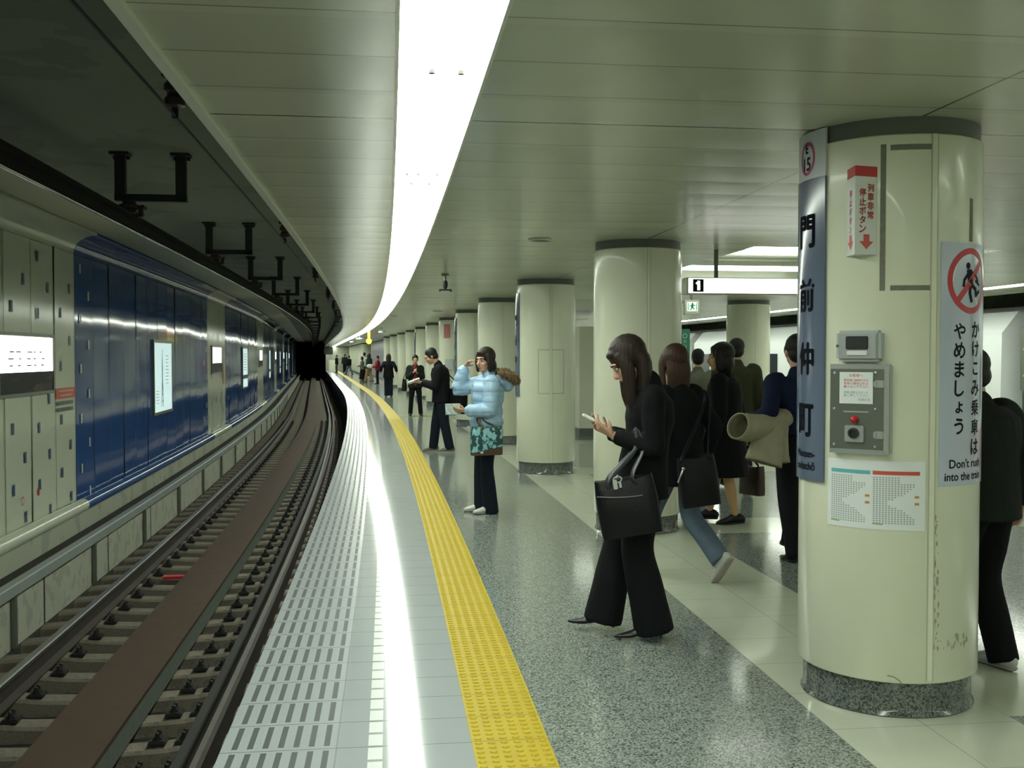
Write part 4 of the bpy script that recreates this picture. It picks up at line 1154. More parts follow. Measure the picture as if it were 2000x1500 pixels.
gangway(14.1, 14.75, 'grey bellows and guard panel between two white cars, right of the nearest column')
gangway(29.3, 29.95, 'grey bellows between two white cars, beyond the green board')
for n in (10.75, 12.15):
    t = thing('running_rail', 'steel rail under the white train on the far track, nearer the platform' if n < 11 else 'steel rail under the white train on the far track, nearer the far wall', 'rail', P3(10, n, -1.1))
    mb = MB(); mb.sweep([(n - .03, -1.09), (n - .03, -1.02), (n + .03, -1.02), (n + .03, -1.09)], ss(S0, 100, 2), closed=True, caps=True); mb.build('bar', M['rail_rust'], t)

# ================================================================== PEOPLE
def cloth(name, col, rough=.85, fold=.35):
    m, nt, b = new_mat(name); g = G(nt); s_, n_, uv, ob = g.uv()
    base = g.mix(g.noise(ob, 14, 4), tuple(c * .8 for c in col), tuple(min(1, c * 1.2) for c in col))
    nt.links.new(base, b.inputs['Base Color']); b.inputs['Roughness'].default_value = rough
    b.inputs['Specular IOR Level'].default_value = .18
    mp = nt.nodes.new('ShaderNodeMapping'); mp.inputs['Scale'].default_value = (9, 9, 3.2); nt.links.new(ob, mp.inputs[0])
    h = g.op('ADD', g.noise(mp.outputs[0], 1.6, 3), g.op('MULTIPLY', g.noise(ob, 300, 1), .04))
    g.bump(h, fold, .035, b)
    return m
def puffer_mat():
    m, nt, b = new_mat('puffer_blue'); g = G(nt); s_, n_, uv, ob = g.uv()
    sep = nt.nodes.new('ShaderNodeSeparateXYZ'); nt.links.new(ob, sep.inputs[0])
    b.inputs['Base Color'].default_value = (.30, .46, .62, 1); b.inputs['Roughness'].default_value = .5
    z = g.op('ADD', sep.outputs[2], g.op('MULTIPLY', g.noise(ob, 6, 2), .03))
    h = g.op('POWER', g.op('ABSOLUTE', g.op('SINE', g.op('MULTIPLY', z, PI / .098))), .5)
    g.bump(g.op('ADD', g.op('MULTIPLY', h, .8), g.op('MULTIPLY', g.noise(ob, 22, 3), .45)), .5, .018, b)
    return m
SKIN = mat('skin', (.50, .30, .20), .5, noise=.06, nscale=30)
SKIN2 = mat('skin_tan', (.46, .28, .13), .5, noise=.05, nscale=20)
LIP = mat('lip', (.36, .13, .11), .4); EYEW = mat('eye_white', (.36, .35, .32), .35); IRIS = mat('iris', (.012, .009, .008), .15)
def hairmat(name, col):
    m, nt, b = new_mat(name); g = G(nt); s_, n_, uv, ob = g.uv()
    mp = nt.nodes.new('ShaderNodeMapping'); mp.inputs['Scale'].default_value = (60, 60, 4); nt.links.new(ob, mp.inputs[0])
    nz = g.noise(mp.outputs[0], 2.2, 4)
    nt.links.new(g.mix(nz, tuple(c * .6 for c in col), tuple(c * 1.5 for c in col)), b.inputs['Base Color'])
    b.inputs['Roughness'].default_value = .5; b.inputs['Specular IOR Level'].default_value = .25; g.bump(nz, .5, .012, b)
    return m
H_BLACK = hairmat('hair_black', (.012, .011, .010)); H_BROWN = hairmat('hair_brown', (.040, .019, .010)); H_DARK = hairmat('hair_dark_brown', (.022, .014, .010))
C = dict(black=cloth('cloth_black', (.0035, .0042, .005)), black2=cloth('cloth_black_soft', (.006, .007, .0085)), navy=cloth('cloth_navy', (.006, .011, .036)), dnavy=cloth('denim_dark', (.007, .012, .020)),
         jeans=cloth('denim_blue', (.095, .13, .17)), olive=cloth('cloth_olive', (.035, .04, .02)), grey=cloth('cloth_grey', (.13, .135, .105)), charcoal=cloth('cloth_charcoal', (.013, .016, .013)),
         puffer=puffer_mat(), red=cloth('cloth_red', (.22, .02, .03)), brown=cloth('cloth_brown', (.05, .03, .018)), white=cloth('cloth_white', (.55, .57, .52)),
         beige=cloth('cloth_beige', (.31, .29, .20), .8, .5), green=cloth('cloth_green', (.02, .05, .04)), tan=cloth('cloth_tan', (.30, .20, .10)))
LEATHER = mat('black_leather', (.005, .005, .007), .42, spec=.22, bump=.2, bscale=90); LEATHER_BR = mat('brown_leather', (.035, .016, .011), .4); SHOE_BLK = mat('shoe_black', (.008, .008, .012), .35, spec=.3)
SHOE_WHT = mat('shoe_white', (.45, .47, .44), .5); SHOE_GRY = mat('shoe_grey', (.13, .13, .11), .6); SOLE = mat('shoe_sole', (.30, .28, .24), .7); SOLE_BLK = mat('sole_black', (.015, .015, .015), .7)

def remesh(mb, vox, smooth=4, fac=.5):
    me = mb.mesh('tmp', [])
    o = bpy.data.objects.new('tmp', me); COL.objects.link(o)
    r = o.modifiers.new('r', 'REMESH'); r.mode = 'VOXEL'; r.voxel_size = vox; r.use_smooth_shade = True
    if smooth:
        sm = o.modifiers.new('s', 'SMOOTH'); sm.iterations = smooth; sm.factor = fac
    dg = bpy.context.evaluated_depsgraph_get(); dg.update()
    out = bpy.data.meshes.new_from_object(o.evaluated_get(dg))
    bpy.data.objects.remove(o); bpy.data.meshes.remove(me)
    out.materials.clear()
    out.polygons.foreach_set('use_smooth', [True] * len(out.polygons))
    return out
def part_mesh(me, name, m, parent, label=None):
    me.name = name; me.materials.append(m)
    o = bpy.data.objects.new(name, me); COL.objects.link(o); o.parent = parent; WM[o.name] = wmat(parent)
    if label: o['label'] = label
    return o
def ik(a, c, l1, l2, hint):
    d = c - a; L = d.length
    if L > (l1 + l2) * .999: c = a + d.normalized() * (l1 + l2) * .999; d = c - a; L = d.length
    x = (l1 * l1 - l2 * l2 + L * L) / (2 * L); h = math.sqrt(max(0, l1 * l1 - x * x))
    u = d.normalized(); hv = Vector(hint) - a; hv = hv - u * hv.dot(u)
    if hv.length < 1e-5: hv = Vector((0, 1, 0))
    return a + u * x + hv.normalized() * h, c
def hand_geo(mb, wr, d, nrm, side, curl=25, sc=1.0, spread=.0215, thumb=.5):
    """palm, four jointed fingers of unequal length and a thumb from the side of the palm"""
    d = Vector(d).normalized(); nrm = Vector(nrm); nrm = (nrm - d * nrm.dot(d)).normalized(); b = d.cross(nrm) * side
    mb.tube([wr - d * .03 * sc, wr + d * .02 * sc, wr + d * .06 * sc, wr + d * .088 * sc], [(.022 * sc, .018 * sc), (.030 * sc, .016 * sc), (.039 * sc, .0145 * sc), (.036 * sc, .012 * sc)], 12, ref=b)
    for i, ln in enumerate((.068, .077, .071, .054)):
        base = wr + d * (.085 - (.006 if i == 3 else 0)) * sc + b * (.0325 - spread * i) * sc
        dirv = (d + b * (.10 - .07 * i)).normalized(); pts = [base - dirv * .012 * sc, base]; p = base; a = 0
        for k, f_ in enumerate((.45, .32, .23)):
            a += R(curl + 5 * i) * (.7, 1.0, .8)[k]
            dd = dirv * math.cos(a) + nrm * math.sin(a)
            p = p + dd * ln * f_ * sc; pts.append(p)
        mb.tube(pts, [.0095 * sc, .0092 * sc, .0085 * sc, .008 * sc, .0068 * sc], 8, ref=b, sub=3)
    base = wr + d * .022 * sc + b * .026 * sc
    td = (d * .62 + b * .6 + nrm * thumb).normalized(); p1 = base + td * .036 * sc; td2 = (d * .85 + b * .15 + nrm * (thumb + .1)).normalized()
    mb.tube([base - td * .015 * sc, base, p1, p1 + td2 * .03 * sc], [.013 * sc, .0125 * sc, .0105 * sc, .008 * sc], 8, ref=nrm, sub=3)

BASE_F = [(.80, .125, .09), (.88, .155, .105), (.97, .135, .095), (1.06, .13, .09), (1.15, .145, .105), (1.23, .155, .095), (1.285, .125, .07), (1.325, .06, .052)]
BASE_M = [(.80, .13, .095), (.88, .15, .105), (.97, .145, .1), (1.06, .15, .1), (1.15, .17, .11), (1.23, .185, .105), (1.285, .15, .078), (1.325, .065, .058)]

def person(label, X, Y, heading, H, pose, wear, vox=.012, sex='f', hair='short', hm=None, skin=None, group=None):
    """local axes: +y the way the person faces, +x to the person's right; lengths for a 1.6 m body scaled by H/1.6"""
    k = H / 1.6; skin = skin or SKIN
    root = thing('person', label, 'person', (X, Y, 0), -R(heading), group)
    S_ = lambda p: Vector(p) * k
    lean, hunch = pose.get('lean', 0), pose.get('hunch', 0); tw = pose.get('twist', 0); sway = Vector(pose.get('hips', (0, 0, 0)))
    def tf(p):
        p = Vector(p); z = p.z
        q = min(1, max(0, (z - .80) / .22)); q = q * q * (3 - 2 * q)
        v = p - Vector((0, 0, .86)); v = Matrix.Rotation(-R(tw) * q, 3, 'Z') @ v
        v = Matrix.Rotation(-R(lean) * q, 3, 'X') @ v
        q2 = min(1, max(0, (z - 1.08) / .2)); 
        if q2 and hunch:
            c = Matrix.Rotation(-R(lean), 3, 'X') @ Vector((0, 0, .24)); v = Matrix.Rotation(-R(hunch) * q2, 3, 'X') @ (v - c) + c
        return v + Vector((0, 0, .86)) + sway
    base = BASE_M if sex == 'm' else BASE_F
    sx = .185 if sex == 'm' else .163
    # --- limbs
    J = {}
    for sd, sg in (('L', -1), ('R', 1)):
        sh = tf((sg * sx, 0, 1.265)); wt = Vector(pose.get('hand' + sd, (sg * .23, .03, .76)))
        eh = Vector(pose.get('elb' + sd, (sg * .34, -.25, .95)))
        el, wt = ik(sh, wt, .265, .235, eh); J['sh' + sd], J['el' + sd], J['wr' + sd] = sh, el, wt
        hp = Vector((sg * .078, 0, .83)) + sway; an = Vector(pose.get('foot' + sd, (sg * .09, 0, .075)))
        kh = Vector(pose.get('knee' + sd, (sg * .1, .6, .5)))
        kn, an = ik(hp, an, .385, .372, kh); J['hp' + sd], J['kn' + sd], J['an' + sd] = hp, kn, an
    nb = tf((0, -.012, 1.32)); nt_ = tf((0, .012 + .0009 * pose.get('nod', 0), 1.40))
    HMt = Matrix.Translation(nt_ * k) @ Matrix.Rotation(-R(pose.get('yaw', 0)), 4, 'Z') @ Matrix.Rotation(-R(pose.get('nod', 0) + lean * .5 + hunch * .6), 4, 'X') @ Matrix.Rotation(R(pose.get('tilt', 0)), 4, 'Y') @ Matrix.Translation((0, .012 * k, .085 * k)) @ Matrix.Scale(k * pose.get('hs', 1.0), 4)
    # --- one continuous body
    mb = MB()
    mb.tube([S_(tf((0, 0, z))) for z, a, b in base], [((a - .018) * k, (b - .018) * k) for z, a, b in base], 20, ref=(1, 0, 0))
    mb.tube([S_(nb) - Vector((0, 0, .03)), S_(nb * .5 + nt_ * .5), S_(nt_) + Vector((0, 0, .05 * k))], [.06 * k, .05 * k, .05 * k], 14)
    for sd, sg in (('L', -1), ('R', 1)):
        s0, e0, w0 = [S_(J[q + sd]) for q in ('sh', 'el', 'wr')]
        mb.tube([s0 - Vector((sg * .05 * k, 0, 0)), s0, s0.lerp(e0, .5), e0, e0.lerp(w0, .4), w0], [.045 * k, .048 * k, .042 * k, .034 * k, .033 * k, .024 * k], 12)
        hd = Vector(pose.get('hd' + sd, (w0 - e0))); hn = Vector(pose.get('hn' + sd, (-sg, 0, 0)))
        hand_geo(mb, w0, hd, hn, sg if pose.get('flip' + sd) is None else -sg, pose.get('curl' + sd, 28), k * .95, thumb=pose.get('thumb', .5))
        h0, k0, a0 = [S_(J[q + sd]) for q in ('hp', 'kn', 'an')]
        mb.tube([h0 + Vector((0, 0, .05 * k)), h0, h0.lerp(k0, .5), k0, k0.lerp(a0, .35), a0], [.075 * k, .08 * k, .066 * k, .048 * k, .05 * k, .031 * k], 14)
    # head with jaw, nose, ears, brow
    mb.ball((0, -.012, .025), (.073, .092, .088), 18, mx=HMt); mb.ball((0, .024, -.032), (.058, .064, .076), 16, mx=HMt); mb.ball((0, .058, -.088), (.028, .026, .022), 12, mx=HMt)
    mb.tube([(0, .078, .02), (0, .091, -.005), (0, .103, -.028), (0, .088, -.036)], [.009, .010, .0145, .012], 10, mx=HMt)
    mb.ball((0, .072, .026), (.052, .018, .014), 12, mx=HMt)
    for sg in (-1, 1):
        if hair == 'short': mb.ball((sg * .074, -.006, -.008), (.011, .021, .031), 10, mx=HMt)
        mb.ball((sg * .034, .058, -.028), (.024, .024, .022), 10, mx=HMt)
    mb.ball((0, .084, -.058), (.024, .011, .012), 10, mx=HMt)
    body = part_mesh(remesh(mb, vox * .55, 3), 'body', skin, root)
    if vox < .02:
        for sg in (-1, 1):
            mb = MB(); mb.ball((sg * .031, .077, .003), (.0135, .0095, .0085), 12, mx=HMt, mi=0); mb.ball((sg * .031, .0845, .003), (.0065, .0035, .0065), 10, mx=HMt, mi=1)
            mb.build('eye', [EYEW, IRIS], root, world=False, smooth=True)
            mb = MB(); mb.tube([(sg * .014, .090, .024), (sg * .032, .088, .030), (sg * .05, .072, .025)], [.003, .004, .002], 6, mx=HMt); mb.build('eyebrow', hm or H_BLACK, root, world=False, smooth=True)
        mb = MB(); mb.ball((0, .0935, -.0545), (.021, .006, .0045), 10, mx=HMt); mb.ball((0, .0925, -.0625), (.018, .006, .005), 10, mx=HMt); mb.build('lips', LIP, root, world=False, smooth=True)
    # --- hair
    mb = MB(); HT = HMt
    if hair == 'short':
        mb.ball((0, -.026, .042), (.084, .096, .090), 18, mx=HT); mb.ball((0, -.052, -.02), (.074, .062, .066), 14, mx=HT)
        for sg in (-1, 1): mb.ball((sg * .070, .008, .012), (.014, .03, .04), 10, mx=HT)
    elif hair == 'bob':
        mb.ball((0, -.020, .042), (.090, .102, .094), 18, mx=HT); mb.ball((0, -.045, -.05), (.090, .072, .085), 16, mx=HT); mb.ball((0, .05, .075), (.06, .034, .03), 12, mx=HT)
        for sg in (-1, 1): mb.tube([(sg * .066, .02, .06), (sg * .078, .022, -.01), (sg * .076, .018, -.10)], [(.03, .02), (.034, .02), (.03, .016)], 10, ref=(0, 1, 0), mx=HT)
    else:
        ln = pose.get('hairlen', .26)
        mb.ball((0, -.020, .038), (.092, .104, .098), 18, mx=HT)
        mb.ball((0, .05, .078), (.062, .034, .026), 12, mx=HT)
        dn = HT.to_3x3().inverted() @ Vector((0, 0, -1)); dn.normalize()
        mb.tube([Vector((0, -.05, .02)), Vector((0, -.066, -.03)) + dn * .03, Vector((0, -.062, -.04)) + dn * ln * .6, Vector((0, -.052, -.04)) + dn * ln], [(.084, .055), (.088, .05), (.085, .038), (.06, .02)], 16, ref=(1, 0, 0), mx=HT)
        for sg in (-1, 1): mb.tube([Vector((sg * .064, .03, .06)), Vector((sg * .079, .03, -.01)), Vector((sg * .076, .02, -.03)) + dn * ln * .45, Vector((sg * .07, .0, -.03)) + dn * ln * .8], [(.032, .02), (.038, .02), (.034, .018), (.02, .012)], 10, ref=(0, 1, 0), mx=HT)
    part_mesh(remesh(mb, max(.006, vox * .6), 3), 'hair', hm or H_BLACK, root)
    # --- clothes
    trunk = lambda z: tuple(np.interp(z, [b[0] for b in base], [b[i] for b in base]) for i in (1, 2))
    for g_ in wear:
        kind = g_['k']; m = g_['m']; mb = MB(); e = g_.get('ease', .02)
        if kind == 'jacket':
            hem = g_.get('hem', .78); zs = np.linspace(hem, 1.305, g_.get('n', 16)); fl_ = g_.get('flare', .03); pts, rd = [], []
            puff = g_.get('puff', 0)
            for z in zs:
                a, b = trunk(max(z, .86)); ex = e + (fl_ * (.88 - z) / .3 if z < .88 else 0)
                if z > 1.25: ex *= .8
                pf = 1 + puff * (abs(math.sin(PI * z / .105)) - .4)
                pts.append(S_(tf((0, g_.get('yoff', 0), z)))); rd.append(((a + ex) * pf * k, (b + ex) * pf * k))
            mb.tube(pts, rd, 28, ref=(1, 0, 0), sub=2, cap=False)
            cl_ = g_.get('collar', .02)
            mb.tube([S_(tf((0, -.012, 1.27))), S_(tf((0, -.008, 1.325))), S_(tf((0, -.004, 1.335 + cl_)))], [(.105 * k, .085 * k), (.074 * k, .068 * k), (.064 * k, .062 * k)], 18, ref=(1, 0, 0))
            for sd, sg in (('L', -1), ('R', 1)):
                s0, e0, w0 = [S_(J[q + sd]) for q in ('sh', 'el', 'wr')]; se = g_.get('sleeve', e) * k
                up = g_.get('cuff', .97)
                ww = e0.lerp(w0, up)
                pl = [s0 - Vector((sg * .06 * k, 0, -.005 * k)), s0, s0.lerp(e0, .35), s0.lerp(e0, .7), e0, e0.lerp(ww, .33), e0.lerp(ww, .66), ww]
                rl = [.052 * k + se * .8, .054 * k + se, .047 * k + se, .043 * k + se, .040 * k + se, .038 * k + se, .034 * k + se, .030 * k + se * .95]
                if puff:
                    P2, R2 = [], []
                    for i in range(len(pl) - 1):
                        for j in range(4): P2.append(pl[i].lerp(pl[i + 1], j / 4)); R2.append((rl[i] * (1 - j / 4) + rl[i + 1] * j / 4) * (1 + puff * 1.3 * (abs(math.sin(PI * (i * 4 + j) / 5)) - .5)))
                    pl, rl = P2 + [pl[-1]], R2 + [rl[-1] * .85]
                    mb.tube(pl, rl, 16, sub=1)
                else: mb.tube(pl, rl, 16, cap=False)
            nm = g_.get('name', 'jacket')
        elif kind == 'trousers':
            r = g_.get('r', (.098, .07, .062)); hz = g_.get('hemz', .0)
            mb.ball(S_(Vector((0, 0, .86)) + sway), (.158 * k + .004, .112 * k + .004, .12 * k), 20)
            for sd, sg in (('L', -1), ('R', 1)):
                h0, k0, a0 = [S_(J[q + sd]) for q in ('hp', 'kn', 'an')]
                dn = (a0 - k0).normalized(); end = a0 + dn * (.045 * k - hz)
                mb.tube([h0 + Vector((-sg * .01, 0, .07 * k)), h0, h0.lerp(k0, .5), k0, k0.lerp(end, .5), end], [.09 * k, r[0] * k, (r[0] + r[1]) * .5 * k, r[1] * k, (r[1] * .45 + r[2] * .55) * k, (r[2] * k, r[2] * k)], 18, cap=False)
            nm = g_.get('name', 'trousers')
        elif kind == 'skirt':
            hem = g_.get('hem', .42); pts, rd = [], []
            for z in np.linspace(hem, 1.0, 12):
                a, b = trunk(max(z, .86)); ex = e + g_.get('flare', .05) * max(0, .86 - z) / .4
                pts.append(S_(tf((0, 0, z)))); rd.append(((a + ex) * k, (b + ex) * k))
            mb.tube(pts, rd, 28, ref=(1, 0, 0), sub=2, cap=False); nm = g_.get('name', 'skirt')
        elif kind == 'front':                          # inner shirt showing in an open jacket
            pts = [S_(tf((0, .10, z))) for z in (.80, .95, 1.1, 1.22, 1.31)]
            mb.tube(pts, [(.05 * k, .05 * k), (.055 * k, .05 * k), (.06 * k, .05 * k), (.06 * k, .04 * k), (.05 * k, .03 * k)], 14); nm = 'shirt'
        part_mesh(remesh(mb, g_.get('vox', vox), g_.get('sm', 5)), nm, m, root)
    # --- shoes
    sh = pose.get('shoe', 'flat'); sm_ = pose.get('shoem', SHOE_BLK); so = pose.get('solem', SOLE_BLK)
    for sd, sg in (('L', -1), ('R', 1)):
        a0 = S_(J['an' + sd]); yw, pt = pose.get('fr' + sd, (sg * 8, 0))
        FM = Matrix.Translation(a0) @ Matrix.Rotation(-R(yw), 4, 'Z') @ Matrix.Rotation(-R(pt), 4, 'X') @ Matrix.Scale(k, 4)
        mb = MB(); r0 = -.075
        if sh == 'heel':
            FM = Matrix.Translation(a0) @ Matrix.Rotation(-R(yw), 4, 'Z') @ Matrix.Rotation(-R(pt), 4, 'X') @ Matrix.Scale(k, 4)
            mb.tube([(0, -.05, -.02), (0, -.02, -.025), (0, .05, -.065), (0, .11, -.088), (0, .165, -.096), (0, .20, -.10)], [(.026, .035), (.032, .036), (.036, .026), (.036, .018), (.026, .012), (.008, .007)], 14, ref=(1, 0, 0), mx=FM)
            mb.tube([(0, -.045, -.04), (0, -.05, -.08), (0, -.05, -.112)], [.02, .009, .006], 8, mx=FM, sub=2)
            part_mesh(remesh(mb, .0045, 2), 'shoe', sm_, root)
        else:
            mb.tube([(0, -.065, -.035), (0, -.03, -.025), (0, .02, -.022), (0, .07, -.036), (0, .125, -.046), (0, .165, -.052)], [(.028, .034), (.036, .045), (.038, .045), (.041, .032), (.040, .024), (.028, .016)], 14, ref=(1, 0, 0), mx=FM)
            o = part_mesh(remesh(mb, max(.006, vox * .5), 3), 'shoe', sm_, root)
            mb = MB(); mb.tube([(0, -.07, -.063), (0, -.02, -.063), (0, .06, -.063), (0, .12, -.063), (0, .172, -.060)], [(.03, .011), (.036, .012), (.038, .012), (.041, .012), (.028, .010)], 14, ref=(1, 0, 0), mx=FM)
            q = mb.build('sole', so, o, world=False, smooth=True)
    for ex in pose.get('extra', []): ex(root, HMt, S_, J, k, tf)
    return root
def at(root, p): return wmat(root) @ Vector(p)

# ------- 1 woman with the phone
fw = person('woman in black coat and flared trousers looking down at a phone, nearest the camera', .655, 5.47, -90, 1.58,
    dict(lean=-8, hunch=9, nod=36, handL=(-.10, .125, 1.095), elbL=(-.30, -.25, .85), handR=(.06, .135, 1.10), elbR=(.3, -.2, .85), hdL=(.12, 1, .62), hnL=(.5, -.3, .8), hdR=(-.2, 1, .6), hnR=(-.6, -.2, .7), curlL=26, curlR=22,
         footL=(-.085, -.085, .118), footR=(.085, .150, .118), frL=(-4, 0), frR=(6, -4), kneeL=(-.1, .6, .5), kneeR=(.1, .8, .5), shoe='heel', hairlen=.30, hips=(0, -.045, .035), hs=1.05),
    [dict(k='jacket', m=C['black'], hem=.72, ease=.030, flare=.02, sleeve=.014, collar=.03, cuff=.93, name='coat', vox=.009), dict(k='trousers', m=C['black2'], r=(.103, .088, .108), hemz=-.035, vox=.009)], vox=.0085, hair='long', hm=H_DARK)
# ------- 2 brown haired woman walking
w2 = person('woman with brown hair, black jacket and blue jeans walking away mid-stride', 1.145, 6.86, -38, 1.59,
    dict(lean=4, handL=(-.22, .12, .80), handR=(.24, .02, .80), footL=(-.07, .36, .085), footR=(.075, -.27, .165), frL=(-4, -8), frR=(4, 52), kneeR=(.1, .9, .35), hips=(0, .02, -.02), hairlen=.20, shoem=SHOE_WHT, solem=SOLE, yaw=20),
    [dict(k='jacket', m=C['black'], hem=.66, ease=.034, flare=.02, sleeve=.02, vox=.01), dict(k='trousers', m=C['jeans'], r=(.09, .07, .07), hemz=.03, name='jeans', vox=.01)], vox=.011, hair='long', hm=H_BROWN)
# ------- 3 woman in the long black coat
w3 = person('woman in knee-length black coat with bare legs and flat black shoes, walking left', 1.915, 9.14, -62, 1.60,
    dict(lean=3, handL=(-.24, .05, .78), handR=(.26, -.08, .76), footL=(-.04, -.10, .078), footR=(.05, .17, .075), frL=(-18, 6), frR=(-14, 0), yaw=-22, hs=1.08, kneeL=(-.1, .6, .5)),
    [dict(k='jacket', m=C['black'], hem=.43, ease=.055, flare=.03, sleeve=.03, name='coat', vox=.011)], vox=.0125, hair='bob', skin=SKIN2)
# ------- 4 and 5 men ahead of her
m4 = person('man in olive jacket with black hair, half hidden behind the woman in the long coat', 2.50, 11.4, 4, 1.69,
    dict(handL=(-.25, .05, .78), handR=(.26, .02, .78), footL=(-.09, .2, .075), footR=(.09, -.18, .10), frR=(6, 20), kneeR=(.1, .8, .5)),
    [dict(k='jacket', m=C['olive'], hem=.76, ease=.036, sleeve=.022, vox=.014), dict(k='trousers', m=C['black2'], vox=.014)], vox=.016, sex='m', hair='short')
m5 = person('man in pale grey-beige jacket walking away, beyond the brown haired woman', 2.36, 13.0, 5, 1.58,
    dict(handL=(-.25, .1, .78), handR=(.26, -.05, .78), footL=(-.09, -.18, .10), footR=(.09, .2, .075), frL=(0, 20), kneeL=(-.1, .8, .5)),
    [dict(k='jacket', m=C['grey'], hem=.78, ease=.034, sleeve=.022, vox=.016), dict(k='trousers', m=C['dnavy'], vox=.016)], vox=.018, sex='m', hair='short')
# ------- 6 man in navy carrying a coat
m6 = person('man in navy jumper carrying a beige coat, cut off by the nearest column', 2.10, 7.5, -14, 1.65,
    dict(lean=2, handL=(-.33, .10, .98), elbL=(-.45, -.5, .75), handR=(.26, .05, .76), footL=(-.07, -.10, .085), footR=(.08, .24, .075), frL=(-4, 12), hips=(0, 0, 0), hdL=(-.2, .6, .1), yaw=8),
    [dict(k='jacket', m=C['navy'], hem=.90, ease=.028, flare=0, sleeve=.02, name='jumper', vox=.011), dict(k='trousers', m=C['black2'], r=(.1, .078, .072), vox=.011)], vox=.0125, sex='m', hair='short')
# ------- 7 person behind the nearest column
m7 = person('person in dark jacket and black trousers mostly hidden by the nearest column', 2.265, 4.90, -28, 1.55,
    dict(lean=3, hunch=5, handL=(-.22, .2, .8), handR=(.25, -.02, .80), elbR=(.45, -.4, .95), footL=(-.08, .28, .085), footR=(.07, -.06, .078), frR=(2, 0), shoem=SHOE_WHT, solem=SOLE, nod=6, hips=(0, .0, -.015)),
    [dict(k='jacket', m=C['charcoal'], hem=.76, ease=.05, flare=.02, sleeve=.035, vox=.01), dict(k='trousers', m=C['black'], r=(.1, .08, .074), vox=.01)], vox=.011, sex='m', hair='short')
# ------- 8 woman in the pale blue puffer coat
def fur(root, HMt, S_, J, k, tf):
    mb = MB(); rnd = random.Random(3)
    c = [Vector((-.125, -.09, 1.375)), Vector((-.15, -.165, 1.36)), Vector((-.10, -.245, 1.315)), Vector((0, -.275, 1.295)), Vector((.10, -.245, 1.315)), Vector((.15, -.165, 1.36)), Vector((.125, -.09, 1.375))]
    c = [tf((p.x, p.y, p.z)) for p in c]
    base = MB(); base.tube([S_(p) for p in c], [.040 * k] * 7, 12)
    for i in range(900):
        q = rnd.random() * 5.999; i0 = int(q); p = c[i0].lerp(c[i0 + 1], q - i0)
        d = Vector((rnd.gauss(0, 1), rnd.gauss(0, 1), rnd.gauss(0, 1))).normalized(); a = S_(p) + d * .033 * k; t_ = a + d * .034 * k + Vector((0, 0, -.006))
        s1 = d.orthogonal().normalized() * .006; s2 = d.cross(s1.normalized()) * .006
        base.add([a + s1, a - s1 * .5 + s2, a - s1 * .5 - s2, t_], [[0, 1, 3], [1, 2, 3], [2, 0, 3]])
    base.build('fur_trim', mat('fur_brown', (.19, .125, .06), .9, noise=.5, nscale=60), root, world=False)
    mb = MB(); mb.ball(S_(tf((0, -.165, 1.30))), (.115 * k, .10 * k, .075 * k), 16); mb.ball(S_(tf((0, -.20, 1.25))), (.09 * k, .06 * k, .07 * k), 14)
    part_mesh(remesh(mb, .01, 4), 'hood', C['puffer'], root)
    mb = MB()
    mb.tube([S_(tf((-.02, .158, z))) for z in (.80, .95, 1.1, 1.25)], [.006] * 4, 6)
    mb.build('zip', M['steel'], root, world=False)
w8 = person('woman in pale blue padded coat with a fur-edged hood and one arm raised', -.245, 9.77, -106, 1.57,
    dict(lean=-2, handL=(-.12, .235, 1.005), elbL=(-.4, -.35, .9), handR=(.14, .185, 1.42), elbR=(.25, .7, .9), hdR=(-.5, -.55, .7), hnR=(-.4, -.4, 0), hdL=(.1, 1, .05), hnL=(.5, 0, .75), curlL=30, footL=(-.07, -.02, .075), footR=(.07, .03, .075), frL=(-6, 0), frR=(12, 0),
         yaw=-34, nod=6, shoem=SHOE_WHT, solem=SOLE, extra=[fur]),
    [dict(k='jacket', m=C['puffer'], hem=.73, ease=.055, flare=.0, sleeve=.030, puff=.075, n=40, collar=.035, cuff=.93, name='padded_coat', vox=.009, sm=3), dict(k='trousers', m=C['dnavy'], r=(.088, .066, .078), hemz=-.03, name='jeans', vox=.01)], vox=.011, hair='bob', hm=H_DARK)
# ------- 9 reading man
m9 = person('man in dark jacket and jeans reading a white book, black bag at his back', -1.10, 15.93, -96, 1.64,
    dict(lean=2, hunch=10, nod=24, handL=(-.08, .30, 1.06), elbL=(-.35, -.2, .9), handR=(.08, .30, 1.06), elbR=(.35, -.2, .9), hdL=(.2, 1, .1), hdR=(-.2, 1, .1), hnL=(.3, 0, 1), hnR=(-.3, 0, 1), footL=(-.09, -.12, .075), footR=(.09, .12, .078), frL=(-4, 0), frR=(4, 4), shoem=SHOE_GRY, solem=SOLE),
    [dict(k='jacket', m=C['black2'], hem=.76, ease=.035, sleeve=.025, collar=.03, vox=.013), dict(k='trousers', m=C['dnavy'], r=(.098, .076, .070), hemz=.012, name='jeans', vox=.013)], vox=.015, sex='m', hair='short')
# ------- 10 person facing us
w10 = person('person in dark open jacket over a red top, facing the camera down the platform', -2.42, 25.6, 172, 1.52,
    dict(nod=18, handL=(-.04, .19, 1.12), elbL=(-.4, -.1, .9), handR=(.05, .18, 1.14), elbR=(.4, -.1, .9), hdL=(.3, .5, .6), hdR=(-.3, .5, .6), footL=(-.14, .02, .075), footR=(.13, .0, .075)),
    [dict(k='jacket', m=C['charcoal'], hem=.74, ease=.036, sleeve=.018, vox=.016), dict(k='front', m=C['red'], vox=.016), dict(k='trousers', m=C['black2'], r=(.09, .066, .06), vox=.018)], vox=.022, hair='short')
